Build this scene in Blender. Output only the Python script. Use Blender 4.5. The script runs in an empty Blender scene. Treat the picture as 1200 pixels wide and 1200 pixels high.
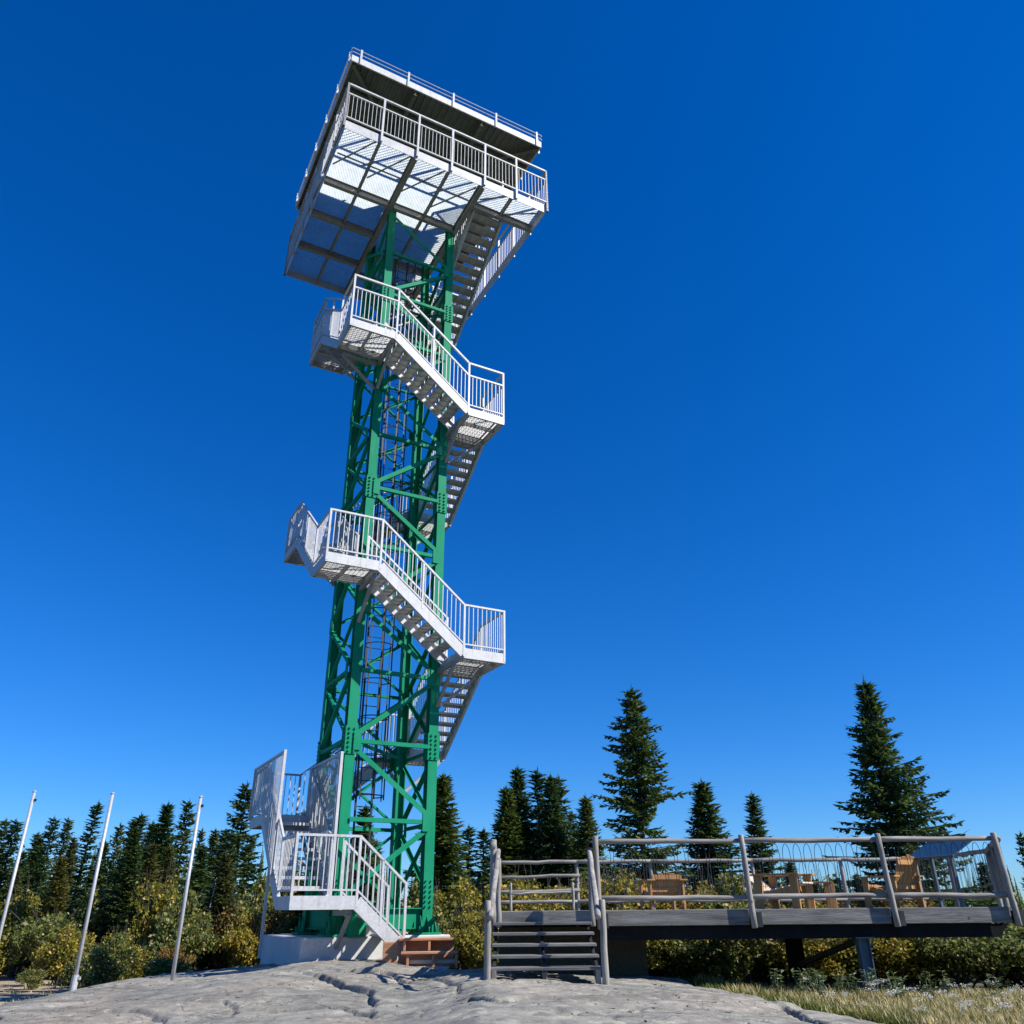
import bpy, math, random
import numpy as np
from mathutils import Vector, Matrix, Euler

scn = bpy.context.scene
C = scn.collection
R = math.radians

# ---------------------------------------------------------------- camera
# (z = 0 is the photographer's eye level; the rock under him is about -1.6)
cd = bpy.data.cameras.new('camera'); cam = bpy.data.objects.new('camera', cd); C.objects.link(cam)
cd.sensor_width = 36; cd.sensor_fit = 'HORIZONTAL'; cd.lens = 935.63 / 1200 * 36
cd.clip_start = 0.1; cd.clip_end = 6000
cam.matrix_world = Matrix.Rotation(R(90 + 26.38), 4, 'X') @ Matrix.Rotation(R(-0.513), 4, 'Z')
scn.camera = cam

# ---------------------------------------------------------------- sky and sun
SUN_AZ, SUN_EL = 107.0, 39.5
w = bpy.data.worlds.new('World'); scn.world = w; w.use_nodes = True
nt = w.node_tree; nt.nodes.clear()
out = nt.nodes.new('ShaderNodeOutputWorld'); bg = nt.nodes.new('ShaderNodeBackground')
sky = nt.nodes.new('ShaderNodeTexSky'); sky.sky_type = 'NISHITA'; sky.sun_disc = False
sky.sun_elevation = R(SUN_EL); sky.sun_rotation = R(SUN_AZ)
sky.altitude = 600; sky.air_density = 1.0; sky.dust_density = 0.0; sky.ozone_density = 4.0
hsv = nt.nodes.new('ShaderNodeHueSaturation'); hsv.inputs['Saturation'].default_value = 1.35
hsv.inputs['Value'].default_value = 1.0
nt.links.new(sky.outputs[0], hsv.inputs['Color'])
# the phone's colour rendering of a clear sky: deeper blue, applied evenly to the whole sky
sep = nt.nodes.new('ShaderNodeSeparateColor'); cmb = nt.nodes.new('ShaderNodeCombineColor'); nt.links.new(hsv.outputs[0], sep.inputs[0])
for ch, (gain, gam) in enumerate(((0.55, 1.0), (1.17, 0.87), (1.97, 0.85))):
    pw = nt.nodes.new('ShaderNodeMath'); pw.operation = 'POWER'; pw.inputs[1].default_value = gam
    ml = nt.nodes.new('ShaderNodeMath'); ml.operation = 'MULTIPLY'; ml.inputs[1].default_value = gain
    nt.links.new(sep.outputs[ch], pw.inputs[0]); nt.links.new(pw.outputs[0], ml.inputs[0]); nt.links.new(ml.outputs[0], cmb.inputs[ch])
nt.links.new(cmb.outputs[0], bg.inputs[0])
bg.inputs[1].default_value = 0.068
nt.links.new(bg.outputs[0], out.inputs[0])
sl = bpy.data.lights.new('sun', 'SUN'); sun = bpy.data.objects.new('sun', sl); C.objects.link(sun)
sl.energy = 5.0; sl.angle = R(0.5); sl.color = (1.0, 0.955, 0.88)
sd = Vector((math.sin(R(SUN_AZ)) * math.cos(R(SUN_EL)), math.cos(R(SUN_AZ)) * math.cos(R(SUN_EL)), math.sin(R(SUN_EL))))
sun.rotation_euler = sd.to_track_quat('Z', 'Y').to_euler(); sun.location = (30, -10, 40)
scn.view_settings.view_transform = 'Standard'; scn.view_settings.look = 'None'
scn.view_settings.gamma = 1; scn.view_settings.exposure = 0.55; scn.view_settings.use_curve_mapping = False
scn.render.engine = 'CYCLES'
scn.cycles.max_bounces = 8; scn.cycles.transparent_max_bounces = 8

rng = random.Random(7)

# ---------------------------------------------------------------- materials
def nodes_of(name):
    m = bpy.data.materials.new(name); m.use_nodes = True
    t = m.node_tree; b = t.nodes['Principled BSDF']
    return m, t, b
def N(t, k, **kw):
    n = t.nodes.new(k)
    for a, v in kw.items(): setattr(n, a, v)
    return n
def ramp(t, fac, stops, interp='LINEAR'):
    r = t.nodes.new('ShaderNodeValToRGB'); r.color_ramp.interpolation = interp
    e = r.color_ramp.elements
    while len(e) < len(stops): e.new(0.5)
    for i, (p, c) in enumerate(stops):
        e[i].position = p; e[i].color = (*c, 1) if len(c) == 3 else c
    t.links.new(fac, r.inputs[0]); return r.outputs[0]
def noise(t, vec, scale, detail=4, rough=0.55, dist=0.0):
    n = t.nodes.new('ShaderNodeTexNoise'); n.inputs['Scale'].default_value = scale
    n.inputs['Detail'].default_value = detail; n.inputs['Roughness'].default_value = rough
    n.inputs['Distortion'].default_value = dist
    if vec: t.links.new(vec, n.inputs['Vector'])
    return n.outputs['Fac']
def mix(t, fac, a, b, mode='MIX'):
    n = t.nodes.new('ShaderNodeMix'); n.data_type = 'RGBA'; n.blend_type = mode
    for s, v in ((0, fac), (6, a), (7, b)):
        if hasattr(v, 'is_output') or isinstance(v, bpy.types.NodeSocket): t.links.new(v, n.inputs[s])
        elif s == 0: n.inputs[0].default_value = v
        else: n.inputs[s].default_value = (*v, 1)
    return n.outputs[2]
def coords(t, kind='Object', scale=None, rot=None):
    tc = t.nodes.new('ShaderNodeTexCoord'); o = tc.outputs[kind]
    if scale or rot:
        mp = t.nodes.new('ShaderNodeMapping')
        if scale: mp.inputs['Scale'].default_value = scale
        if rot: mp.inputs['Rotation'].default_value = rot
        t.links.new(o, mp.inputs[0]); o = mp.outputs[0]
    return o
def bump(t, b, h, strength=0.3, dist=0.02):
    n = t.nodes.new('ShaderNodeBump'); n.inputs['Strength'].default_value = strength
    n.inputs['Distance'].default_value = dist
    t.links.new(h, n.inputs['Height']); t.links.new(n.outputs[0], b.inputs['Normal'])

def mat_metal(name, c1, c2, rough=0.45, metal=0.35, scale=3.0):
    m, t, b = nodes_of(name); v = coords(t)
    n1 = noise(t, v, scale, 5, 0.6); n2 = noise(t, v, scale * 9, 3, 0.6)
    c = mix(t, ramp(t, n1, [(0.3, (0, 0, 0)), (0.7, (1, 1, 1))]), c1, c2)
    c = mix(t, 0.25, c, ramp(t, n2, [(0.35, (0.45,) * 3), (0.65, (1.0,) * 3)]), 'MULTIPLY')
    vo = N(t, 'ShaderNodeTexVoronoi'); vo.inputs['Scale'].default_value = 22; t.links.new(v, vo.inputs['Vector'])
    c = mix(t, 0.22, c, ramp(t, vo.outputs['Color'], [(0.2, (0.72,) * 3), (0.8, (1.12,) * 3)]), 'MULTIPLY')
    dr = noise(t, coords(t, 'Object', (5, 5, 0.45)), 2.0, 5, 0.65)
    c = mix(t, 0.6, c, ramp(t, dr, [(0.52, (1.0,) * 3), (0.66, (0.72, 0.71, 0.68)), (0.78, (0.55, 0.52, 0.47))]), 'MULTIPLY')
    t.links.new(c, b.inputs['Base Color'])
    b.inputs['Metallic'].default_value = metal; b.inputs['Roughness'].default_value = rough
    t.links.new(ramp(t, n1, [(0.2, (rough - .08,) * 3), (0.8, (rough + .12,) * 3)]), b.inputs['Roughness'])
    return m
def mat_paint(name, c1, c2, rough=0.5):
    m, t, b = nodes_of(name); v = coords(t)
    n1 = noise(t, v, 1.2, 5, 0.65); n2 = noise(t, v, 14, 4, 0.6)
    c = mix(t, ramp(t, n1, [(0.35, (0, 0, 0)), (0.7, (1, 1, 1))]), c1, c2)
    c = mix(t, ramp(t, n2, [(0.62, (0, 0, 0)), (0.75, (0.5,) * 3)]), c, tuple(x * 0.55 + 0.02 for x in c1))
    dr = noise(t, coords(t, 'Object', (7, 7, 0.4)), 2.2, 6, 0.7)
    c = mix(t, ramp(t, dr, [(0.54, (0, 0, 0)), (0.68, (0.4,) * 3)]), c, tuple(x * 0.6 for x in c1))
    c = mix(t, ramp(t, noise(t, v, 0.5, 3, 0.5), [(0.45, (0, 0, 0)), (0.7, (0.45,) * 3)]), c, (0.035, 0.29, 0.17))
    c = mix(t, ramp(t, noise(t, v, 7, 8, 0.8), [(0.67, (0, 0, 0)), (0.71, (0.9,) * 3)]), c, (0.10, 0.045, 0.02))
    t.links.new(c, b.inputs['Base Color']); b.inputs['Roughness'].default_value = rough; b.inputs['Specular IOR Level'].default_value = 0.12
    bump(t, b, n2, 0.08, 0.004)
    return m
def mat_wood(name, c1, c2, c3, axis='X', rough=0.8):
    m, t, b = nodes_of(name)
    sc = {'X': (0.7, 9, 9), 'Y': (9, 0.7, 9), 'Z': (9, 9, 0.7)}[axis]
    v = coords(t, 'Object', sc)
    n1 = noise(t, v, 1.5, 6, 0.65, 0.6); n2 = noise(t, coords(t), 2.2, 4, 0.6)
    n3 = noise(t, v, 6, 4, 0.6)
    c = ramp(t, n1, [(0.25, c1), (0.5, c2), (0.78, c3)])
    c = mix(t, 0.45, c, ramp(t, n2, [(0.3, (0.55,) * 3), (0.7, (1.1,) * 3)]), 'MULTIPLY')
    c = mix(t, ramp(t, n3, [(0.62, (0, 0, 0)), (0.72, (0.6,) * 3)]), c, tuple(x * 0.35 for x in c1))
    kn = N(t, 'ShaderNodeTexVoronoi'); kn.inputs['Scale'].default_value = 2.6; kn.inputs['Randomness'].default_value = 1.0; t.links.new(coords(t), kn.inputs['Vector'])
    c = mix(t, ramp(t, kn.outputs['Distance'], [(0.05, (0.75,) * 3), (0.09, (0, 0, 0))]), c, tuple(x * 0.3 for x in c1))
    oi = N(t, 'ShaderNodeObjectInfo')
    c = mix(t, 0.5, c, ramp(t, oi.outputs['Random'], [(0.0, (0.7,) * 3), (1.0, (1.15,) * 3)]), 'MULTIPLY')
    t.links.new(c, b.inputs['Base Color']); b.inputs['Roughness'].default_value = rough
    bump(t, b, n3, 0.5, 0.012)
    return m
def mat_leaf(name, stops, trans=0.3, hue_obj=0.25, rough=0.6):
    m, t, b = nodes_of(name)
    g = N(t, 'ShaderNodeNewGeometry'); oi = N(t, 'ShaderNodeObjectInfo')
    c = ramp(t, g.outputs['Random Per Island'], stops)
    c = mix(t, hue_obj, c, ramp(t, oi.outputs['Random'], [(0.0, (0.55, 0.8, 0.7)), (0.35, (1, 1, 1)), (0.7, (1.5, 1.3, 0.8)), (1.0, (1.9, 1.45, 0.75))]), 'MULTIPLY')
    t.links.new(c, b.inputs['Base Color']); b.inputs['Roughness'].default_value = rough
    b.inputs['Specular IOR Level'].default_value = 0.25
    tr = N(t, 'ShaderNodeBsdfTranslucent'); t.links.new(c, tr.inputs[0])
    mx = N(t, 'ShaderNodeMixShader'); mx.inputs[0].default_value = trans
    t.links.new(b.outputs[0], mx.inputs[1]); t.links.new(tr.outputs[0], mx.inputs[2])
    t.links.new(mx.outputs[0], t.nodes['Material Output'].inputs[0])
    return m
def mat_rock():
    m, t, b = nodes_of('granite')
    v = coords(t)
    vs = coords(t, 'Object', (0.55, 1.6, 1.6), (0, 0, R(24)))
    band = noise(t, vs, 0.9, 8, 0.62, 1.4)
    big = noise(t, v, 0.28, 4, 0.55, 0.6); fine = noise(t, v, 5, 9, 0.75); grit = noise(t, v, 45, 3, 0.7); pat = noise(t, v, 0.9, 7, 0.68, 0.8)
    c = ramp(t, band, [(0.24, (0.10, 0.096, 0.08)), (0.40, (0.195, 0.187, 0.158)), (0.52, (0.262, 0.252, 0.212)), (0.64, (0.335, 0.315, 0.26)), (0.78, (0.48, 0.445, 0.36))])
    c = mix(t, ramp(t, big, [(0.48, (0, 0, 0)), (0.6, (0.5,) * 3)]), c, (0.31, 0.255, 0.195), 'MIX')
    c = mix(t, ramp(t, pat, [(0.52, (0, 0, 0)), (0.64, (0.65,) * 3)]), c, (0.135, 0.132, 0.113))
    c = mix(t, ramp(t, noise(t, vs, 1.7, 8, 0.7, 2.0), [(0.57, (0, 0, 0)), (0.66, (0.7,) * 3)]), c, (0.50, 0.455, 0.36))
    c = mix(t, 0.8, c, ramp(t, fine, [(0.28, (0.35,) * 3), (0.5, (0.95,) * 3), (0.72, (1.4,) * 3)]), 'MULTIPLY')
    c = mix(t, 0.5, c, ramp(t, grit, [(0.3, (0.45,) * 3), (0.6, (1.15,) * 3)]), 'MULTIPLY')
    veins = N(t, 'ShaderNodeTexVoronoi', feature='DISTANCE_TO_EDGE'); veins.inputs['Scale'].default_value = 0.75
    dv = N(t, 'ShaderNodeVectorMath', operation='ADD')
    nz = N(t, 'ShaderNodeTexNoise'); nz.inputs['Scale'].default_value = 1.4; nz.inputs['Detail'].default_value = 6; t.links.new(v, nz.inputs['Vector'])
    sc2 = N(t, 'ShaderNodeVectorMath', operation='SCALE'); sc2.inputs['Scale'].default_value = 1.3; t.links.new(nz.outputs['Color'], sc2.inputs[0])
    t.links.new(vs, dv.inputs[0]); t.links.new(sc2.outputs[0], dv.inputs[1]); t.links.new(dv.outputs[0], veins.inputs['Vector'])
    vf = ramp(t, veins.outputs['Distance'], [(0.0, (0.4,) * 3), (0.006, (0.2,) * 3), (0.016, (0, 0, 0))])
    c = mix(t, vf, c, (0.05, 0.045, 0.04))
    t.links.new(c, b.inputs['Base Color']); b.inputs['Roughness'].default_value = 0.88
    h = N(t, 'ShaderNodeMath', operation='MULTIPLY_ADD'); t.links.new(fine, h.inputs[0]); h.inputs[1].default_value = 0.6; t.links.new(band, h.inputs[2])
    h2 = N(t, 'ShaderNodeMath', operation='MULTIPLY_ADD'); t.links.new(vf, h2.inputs[0]); h2.inputs[1].default_value = -0.8; t.links.new(h.outputs[0], h2.inputs[2])
    bump(t, b, h2.outputs[0], 0.6, 0.05)
    return m
def mat_ground(name, stops, scale=0.6, bs=0.6):
    m, t, b = nodes_of(name); v = coords(t)
    n1 = noise(t, v, scale, 8, 0.65); n2 = noise(t, v, scale * 14, 5, 0.7)
    c = ramp(t, n1, stops); c = mix(t, 0.7, c, ramp(t, n2, [(0.3, (0.4 if bs > .3 else .8,) * 3), (0.7, (1.3 if bs > .3 else 1.08,) * 3)]), 'MULTIPLY')
    t.links.new(c, b.inputs['Base Color']); b.inputs['Roughness'].default_value = 0.95
    bump(t, b, n2, bs, 0.05)
    return m

M = {}
M['galv'] = mat_metal('galvanised_steel', (0.47, 0.475, 0.48), (0.57, 0.575, 0.58), 0.5, 0.12)
M['galv_shade'] = mat_metal('galvanised_shade', (0.26, 0.262, 0.265), (0.36, 0.362, 0.365), 0.55, 0.2)  # darker copy of the galvanised steel, underside shade put into its colour
M['grate'] = mat_metal('steel_grating', (0.45, 0.46, 0.47), (0.57, 0.575, 0.58), 0.5, 0.1, 1.0)
M['green'] = mat_paint('green_paint', (0.001, 0.20, 0.095), (0.003, 0.245, 0.12), 0.6)
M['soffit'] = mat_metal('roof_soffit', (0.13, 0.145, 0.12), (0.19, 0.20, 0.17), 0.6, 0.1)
M['dark'] = mat_metal('dark_steel', (0.035, 0.037, 0.04), (0.06, 0.062, 0.065), 0.5, 0.4)
M['white'] = mat_metal('white_trim', (0.58, 0.58, 0.585), (0.65, 0.65, 0.65), 0.5, 0.05)
M['pole'] = mat_metal('pole_aluminium', (0.42, 0.425, 0.43), (0.52, 0.525, 0.53), 0.42, 0.2)
M['wood_x'] = mat_wood('weathered_wood', (0.075, 0.07, 0.064), (0.18, 0.172, 0.158), (0.34, 0.325, 0.295), 'X')
M['wood_y'] = mat_wood('weathered_wood_long', (0.12, 0.108, 0.092), (0.29, 0.268, 0.235), (0.46, 0.43, 0.385), 'Y')
M['wood_z'] = mat_wood('weathered_log', (0.12, 0.108, 0.092), (0.29, 0.268, 0.235), (0.46, 0.43, 0.385), 'Z')
M['log'] = mat_wood('peeled_log', (0.12, 0.108, 0.092), (0.29, 0.268, 0.235), (0.46, 0.43, 0.385), 'X')
M['pine'] = mat_wood('new_pine', (0.33, 0.15, 0.045), (0.46, 0.235, 0.075), (0.56, 0.32, 0.12), 'Z', 0.6)
M['pine_x'] = mat_wood('new_pine_board', (0.33, 0.15, 0.045), (0.46, 0.235, 0.075), (0.56, 0.32, 0.12), 'X', 0.6)
M['pale'] = mat_wood('pale_and_sunlit_board', (0.52, 0.42, 0.31), (0.62, 0.52, 0.41), (0.70, 0.61, 0.50), 'X', 0.6)  # pale wood; on one chair's slats it paints in sunlight
M['cedar'] = mat_wood('cedar_board', (0.42, 0.18, 0.085), (0.58, 0.28, 0.14), (0.68, 0.37, 0.21), 'X', 0.65)
M['concrete'] = mat_ground('concrete', [(0.3, (0.46, 0.455, 0.44)), (0.55, (0.56, 0.55, 0.53)), (0.75, (0.63, 0.62, 0.59))], 1.6, 0.12)
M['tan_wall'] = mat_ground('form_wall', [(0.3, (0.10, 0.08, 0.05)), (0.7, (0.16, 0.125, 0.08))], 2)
M['steel_blue'] = mat_metal('blue_steel', (0.07, 0.12, 0.16), (0.11, 0.17, 0.21), 0.5, 0.2)
M['panel_blue'] = mat_metal('sign_back', (0.018, 0.055, 0.105), (0.028, 0.07, 0.13), 0.35, 0.0)
def mat_frp():
    m, t, b = nodes_of('translucent_panel'); v = coords(t)
    n1 = noise(t, v, 9, 4, 0.6); n2 = noise(t, v, 1.5, 3, 0.5)
    c = mix(t, ramp(t, n1, [(0.35, (0, 0, 0)), (0.65, (1, 1, 1))]), (0.66, 0.75, 0.78), (0.82, 0.88, 0.90))
    c = mix(t, 0.5, c, ramp(t, n2, [(0.3, (0.8,) * 3), (0.7, (1.05,) * 3)]), 'MULTIPLY')
    b.inputs['Base Color'].default_value = (0.16, 0.18, 0.19, 1); b.inputs['Roughness'].default_value = 0.6
    tr = N(t, 'ShaderNodeBsdfTranslucent'); t.links.new(c, tr.inputs[0])
    mx = N(t, 'ShaderNodeMixShader'); mx.inputs[0].default_value = 0.8
    t.links.new(b.outputs[0], mx.inputs[1]); t.links.new(tr.outputs[0], mx.inputs[2]); t.links.new(mx.outputs[0], t.nodes['Material Output'].inputs[0])
    return m
M['frp'] = mat_frp()
M['tar'] = mat_metal('tarred_beam', (0.012, 0.012, 0.013), (0.022, 0.022, 0.023), 0.7, 0.0)
M['tar'].node_tree.nodes['Principled BSDF'].inputs['Specular IOR Level'].default_value = 0.05
M['rock'] = mat_rock()
M['soil'] = mat_ground('forest_floor', [(0.3, (0.035, 0.04, 0.015)), (0.5, (0.075, 0.075, 0.028)), (0.7, (0.13, 0.11, 0.05))], 0.4)
M['sand'] = mat_ground('sandy_path', [(0.3, (0.30, 0.23, 0.14)), (0.7, (0.45, 0.36, 0.24))], 0.7)
M['bark'] = mat_wood('bark', (0.05, 0.04, 0.032), (0.10, 0.085, 0.07), (0.17, 0.15, 0.13), 'Z')
M['bark_pale'] = mat_wood('pale_bark', (0.25, 0.22, 0.19), (0.36, 0.33, 0.29), (0.48, 0.45, 0.41), 'Z')
M['needle'] = mat_leaf('spruce_needles', [(0.0, (0.03, 0.062, 0.018)), (0.5, (0.06, 0.11, 0.03)), (0.85, (0.10, 0.15, 0.04)), (1.0, (0.15, 0.18, 0.06))], 0.3, 0.7)
M['needle_olive'] = mat_leaf('olive_needles', [(0.0, (0.05, 0.068, 0.016)), (0.5, (0.095, 0.115, 0.03)), (1.0, (0.17, 0.165, 0.055))], 0.3, 0.4)
M['leaf_gold'] = mat_leaf('gold_leaves', [(0.0, (0.07, 0.095, 0.014)), (0.35, (0.17, 0.18, 0.025)), (0.65, (0.30, 0.25, 0.03)), (0.85, (0.46, 0.32, 0.045)), (1.0, (0.56, 0.44, 0.2))], 0.4)
M['leaf_green'] = mat_leaf('green_leaves', [(0.0, (0.045, 0.085, 0.016)), (0.5, (0.13, 0.165, 0.032)), (0.8, (0.26, 0.25, 0.06)), (1.0, (0.55, 0.48, 0.26))], 0.45)
M['leaf_rust'] = mat_leaf('rust_leaves', [(0.0, (0.07, 0.06, 0.015)), (0.5, (0.17, 0.12, 0.025)), (1.0, (0.32, 0.17, 0.04))], 0.3)
M['grass'] = mat_leaf('dry_grass', [(0.0, (0.14, 0.16, 0.035)), (0.3, (0.32, 0.27, 0.09)), (0.6, (0.55, 0.44, 0.20)), (1.0, (0.80, 0.68, 0.40))], 0.3, 0.0)
M['grass_green'] = mat_leaf('green_grass', [(0.0, (0.05, 0.09, 0.015)), (0.6, (0.12, 0.17, 0.03)), (1.0, (0.28, 0.26, 0.08))], 0.3, 0.0)
M['fluff'] = mat_leaf('seed_fluff', [(0.0, (0.62, 0.60, 0.54)), (1.0, (0.85, 0.83, 0.76))], 0.3, 0.0)
M['weed'] = mat_leaf('grey_green_leaves', [(0.0, (0.06, 0.10, 0.03)), (0.6, (0.14, 0.19, 0.07)), (1.0, (0.34, 0.37, 0.24))], 0.25, 0.0)

# ---------------------------------------------------------------- mesh helpers
class MB:
    def __init__(s): s.v = []; s.f = []
    def box(s, c, d, rot=None):
        hx, hy, hz = d[0] / 2, d[1] / 2, d[2] / 2; b = len(s.v); c = Vector(c)
        for x in (-hx, hx):
            for y in (-hy, hy):
                for z in (-hz, hz):
                    p = Vector((x, y, z))
                    if rot is not None: p = rot @ p
                    s.v.append(tuple(c + p))
        s.f += [(b, b + 1, b + 3, b + 2), (b + 4, b + 6, b + 7, b + 5), (b, b + 4, b + 5, b + 1), (b + 2, b + 3, b + 7, b + 6), (b, b + 2, b + 6, b + 4), (b + 1, b + 5, b + 7, b + 3)]
        return s
    def span(s, a, b_):   # axis box from min to max corner
        return s.box([(a[i] + b_[i]) / 2 for i in range(3)], [abs(b_[i] - a[i]) for i in range(3)])
    def bar(s, p, q, w, h, up=(0, 0, 1), off=(0, 0)):
        p, q = Vector(p), Vector(q); d = (q - p); L = d.length; d.normalize()
        up = Vector(up); side = d.cross(up)
        if side.length < 1e-5: side = d.cross(Vector((1, 0, 0)))
        side.normalize(); up = side.cross(d); up.normalize()
        rot = Matrix((side, d, up)).transposed()
        return s.box((p + q) / 2 + side * off[0] + up * off[1], (w, L, h), rot)
    def tube(s, pts, rad, n=8, cap=True):
        pts = [Vector(p) for p in pts]; b = len(s.v); rs = rad if isinstance(rad, (list, tuple)) else [rad] * len(pts)
        prev = None
        for i, p in enumerate(pts):
            d = (pts[min(i + 1, len(pts) - 1)] - pts[max(i - 1, 0)]).normalized()
            a = prev if prev is not None else (Vector((0, 0, 1)) if abs(d.z) < 0.9 else Vector((1, 0, 0)))
            a = (a - d * a.dot(d)).normalized(); prev = a; e = d.cross(a)
            for k in range(n):
                t = 2 * math.pi * k / n
                s.v.append(tuple(p + (a * math.cos(t) + e * math.sin(t)) * rs[i]))
        for i in range(len(pts) - 1):
            for k in range(n):
                o = b + i * n
                s.f.append((o + k, o + (k + 1) % n, o + n + (k + 1) % n, o + n + k))
        if cap:
            s.f.append(tuple(b + k for k in range(n))[::-1]); s.f.append(tuple(b + (len(pts) - 1) * n + k for k in range(n)))
        return s
    def poly(s, pts): 
        b = len(s.v); s.v += [tuple(p) for p in pts]; s.f.append(tuple(range(b, b + len(pts)))); return s
    def prism(s, poly2, fn, a, b_):   # extrude a 2D polygon: fn(x,y,t)->3D
        n = len(poly2); b = len(s.v)
        for t in (a, b_):
            for x, y in poly2: s.v.append(tuple(fn(x, y, t)))
        s.f.append(tuple(b + i for i in range(n))[::-1]); s.f.append(tuple(b + n + i for i in range(n)))
        for i in range(n): s.f.append((b + i, b + (i + 1) % n, b + n + (i + 1) % n, b + n + i))
        return s
    def mesh(s, name, smooth=False):
        me = bpy.data.meshes.new(name); me.from_pydata(s.v, [], s.f); me.update()
        if smooth: me.polygons.foreach_set('use_smooth', [True] * len(me.polygons))
        return me
    def build(s, name, m, parent=None, smooth=False, bevel=0.0):
        me = s.mesh(name, smooth); me.materials.append(M[m])
        o = bpy.data.objects.new(name, me); C.objects.link(o)
        if parent: o.parent = parent
        if bevel:
            bv = o.modifiers.new('bevel', 'BEVEL'); bv.width = bevel; bv.segments = 1; bv.limit_method = 'ANGLE'
        return o
def empty(name, loc=(0, 0, 0), rz=0.0, scale=1.0):
    o = bpy.data.objects.new(name, None); C.objects.link(o); o.location = loc; o.rotation_euler = (0, 0, rz)
    o.scale = scale if isinstance(scale, tuple) else (scale,) * 3
    o.empty_display_size = 0.2; return o
def tag(o, label=None, cat=None, group=None, kind=None):
    if label: o['label'] = label
    if cat: o['category'] = cat
    if group: o['group'] = group
    if kind: o['kind'] = kind
    return o
def link_obj(name, me, parent=None, loc=(0, 0, 0), rot=(0, 0, 0), scale=(1, 1, 1)):
    o = bpy.data.objects.new(name, me); C.objects.link(o); o.location = loc; o.rotation_euler = rot; o.scale = scale
    if parent: o.parent = parent
    return o

# ---------------------------------------------------------------- terrain
def sm(t): t = np.clip(t, 0, 1); return t * t * (3 - 2 * t)
_p = np.random.RandomState(3).rand(256, 256)
def vnoise(x, y):
    xi = np.floor(x).astype(int); yi = np.floor(y).astype(int); fx = sm(x - xi); fy = sm(y - yi)
    g = lambda a, b: _p[a % 256, b % 256]
    return (g(xi, yi) * (1 - fx) + g(xi + 1, yi) * fx) * (1 - fy) + (g(xi, yi + 1) * (1 - fx) + g(xi + 1, yi + 1) * fx) * fy - 0.5
def fbm(x, y, o=5, lac=2.1, gain=0.5):
    s = 0; a = 1.0
    for i in range(o): s = s + a * vnoise(x + 17.3 * i, y + 9.1 * i); x = x * lac; y = y * lac; a *= gain
    return s
def G(x, y):
    x = np.asarray(x, float); y = np.asarray(y, float)
    zc = np.interp(x, [-30, -14, -10.5, -8.7, -7.4, -5.6, -4.3, -3.5, -2.3, -1.4, -0.4, 1.3, 2.2, 4, 6.2, 9, 14, 40], [-1.7, -1.62, -1.62, -1.42, -1.18, -1.06, -0.93, -0.89, -0.91, -0.98, -0.86, -0.96, -1.02, -1.2, -1.27, -1.32, -1.4, -1.6])
    yc = np.interp(x, [-10, -3, -1.6, -0.4, 2, 5, 9], [16.5, 17, 15.5, 13.4, 13.2, 12.5, 12])
    t = (yc - y) / 14.0
    z = zc + (-1.68 - zc) * sm(t)
    e = np.maximum(0, y - yc - np.interp(x, [-3, -1.6, 1.6, 3], [2.5, 0.6, 0.6, 2.5]))
    z = z - np.interp(x, [-12, -6, -3, -1.6, 1.6, 3], [0.026, 0.06, 0.06, 0.058, 0.058, 0.045]) * e ** 1.08 * np.exp(-e / 120)
    far = sm((np.hypot(x, y) - 90) / 300)
    return z * (1 - far) - 9 * far
def rock_edge(x, y):   # >0 inside the outcrop (metres)
    right = 3.5 + np.clip(13.6 - y, -9, 12) * 0.36
    d = np.minimum(right - x, x + 9.2 + 0.10 * (y - 14))
    d = np.minimum(d, 21.0 - y + 0.25 * np.minimum(x, 0) * -1 * 0)
    d = np.where((x > 1.2), np.minimum(d, 16.2 - y), d)
    return d + 0.5 * fbm(x * 0.9, y * 0.9, 4)
def make_grid(name, xs, ys, zf, m):
    X, Y = np.meshgrid(xs, ys); Z = zf(X, Y); nx, ny = len(xs), len(ys)
    v = np.c_[X.ravel(), Y.ravel(), Z.ravel()]
    i = np.arange(nx * ny).reshape(ny, nx)
    f = np.stack([i[:-1, :-1], i[:-1, 1:], i[1:, 1:], i[1:, :-1]], -1).reshape(-1, 4)
    me = bpy.data.meshes.new(name); me.vertices.add(len(v)); me.vertices.foreach_set('co', v.ravel())
    me.loops.add(f.size); me.loops.foreach_set('vertex_index', f.ravel().astype(np.int32))
    me.polygons.add(len(f)); me.polygons.foreach_set('loop_start', np.arange(0, f.size, 4, dtype=np.int32))
    me.polygons.foreach_set('use_smooth', np.ones(len(f), bool)); me.update(); me.validate()
    me.materials.append(M[m]); o = bpy.data.objects.new(name, me); C.objects.link(o); o['kind'] = 'structure'; return o
s = np.linspace(-1, 1, 221); xs = np.sinh(s * 5.2) / math.sinh(5.2) * 2500
def ground_z(x, y):
    near = np.exp(-np.hypot(x, y - 14) / 40)
    return G(x, y) - 0.10 - 0.55 * sm(rock_edge(x, y) / 1.2) * (np.hypot(x, y - 12) < 40) + 0.10 * near * fbm(x * 0.6, y * 0.6)
make_grid('ground', xs, xs + 14, ground_z, 'soil')
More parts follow.
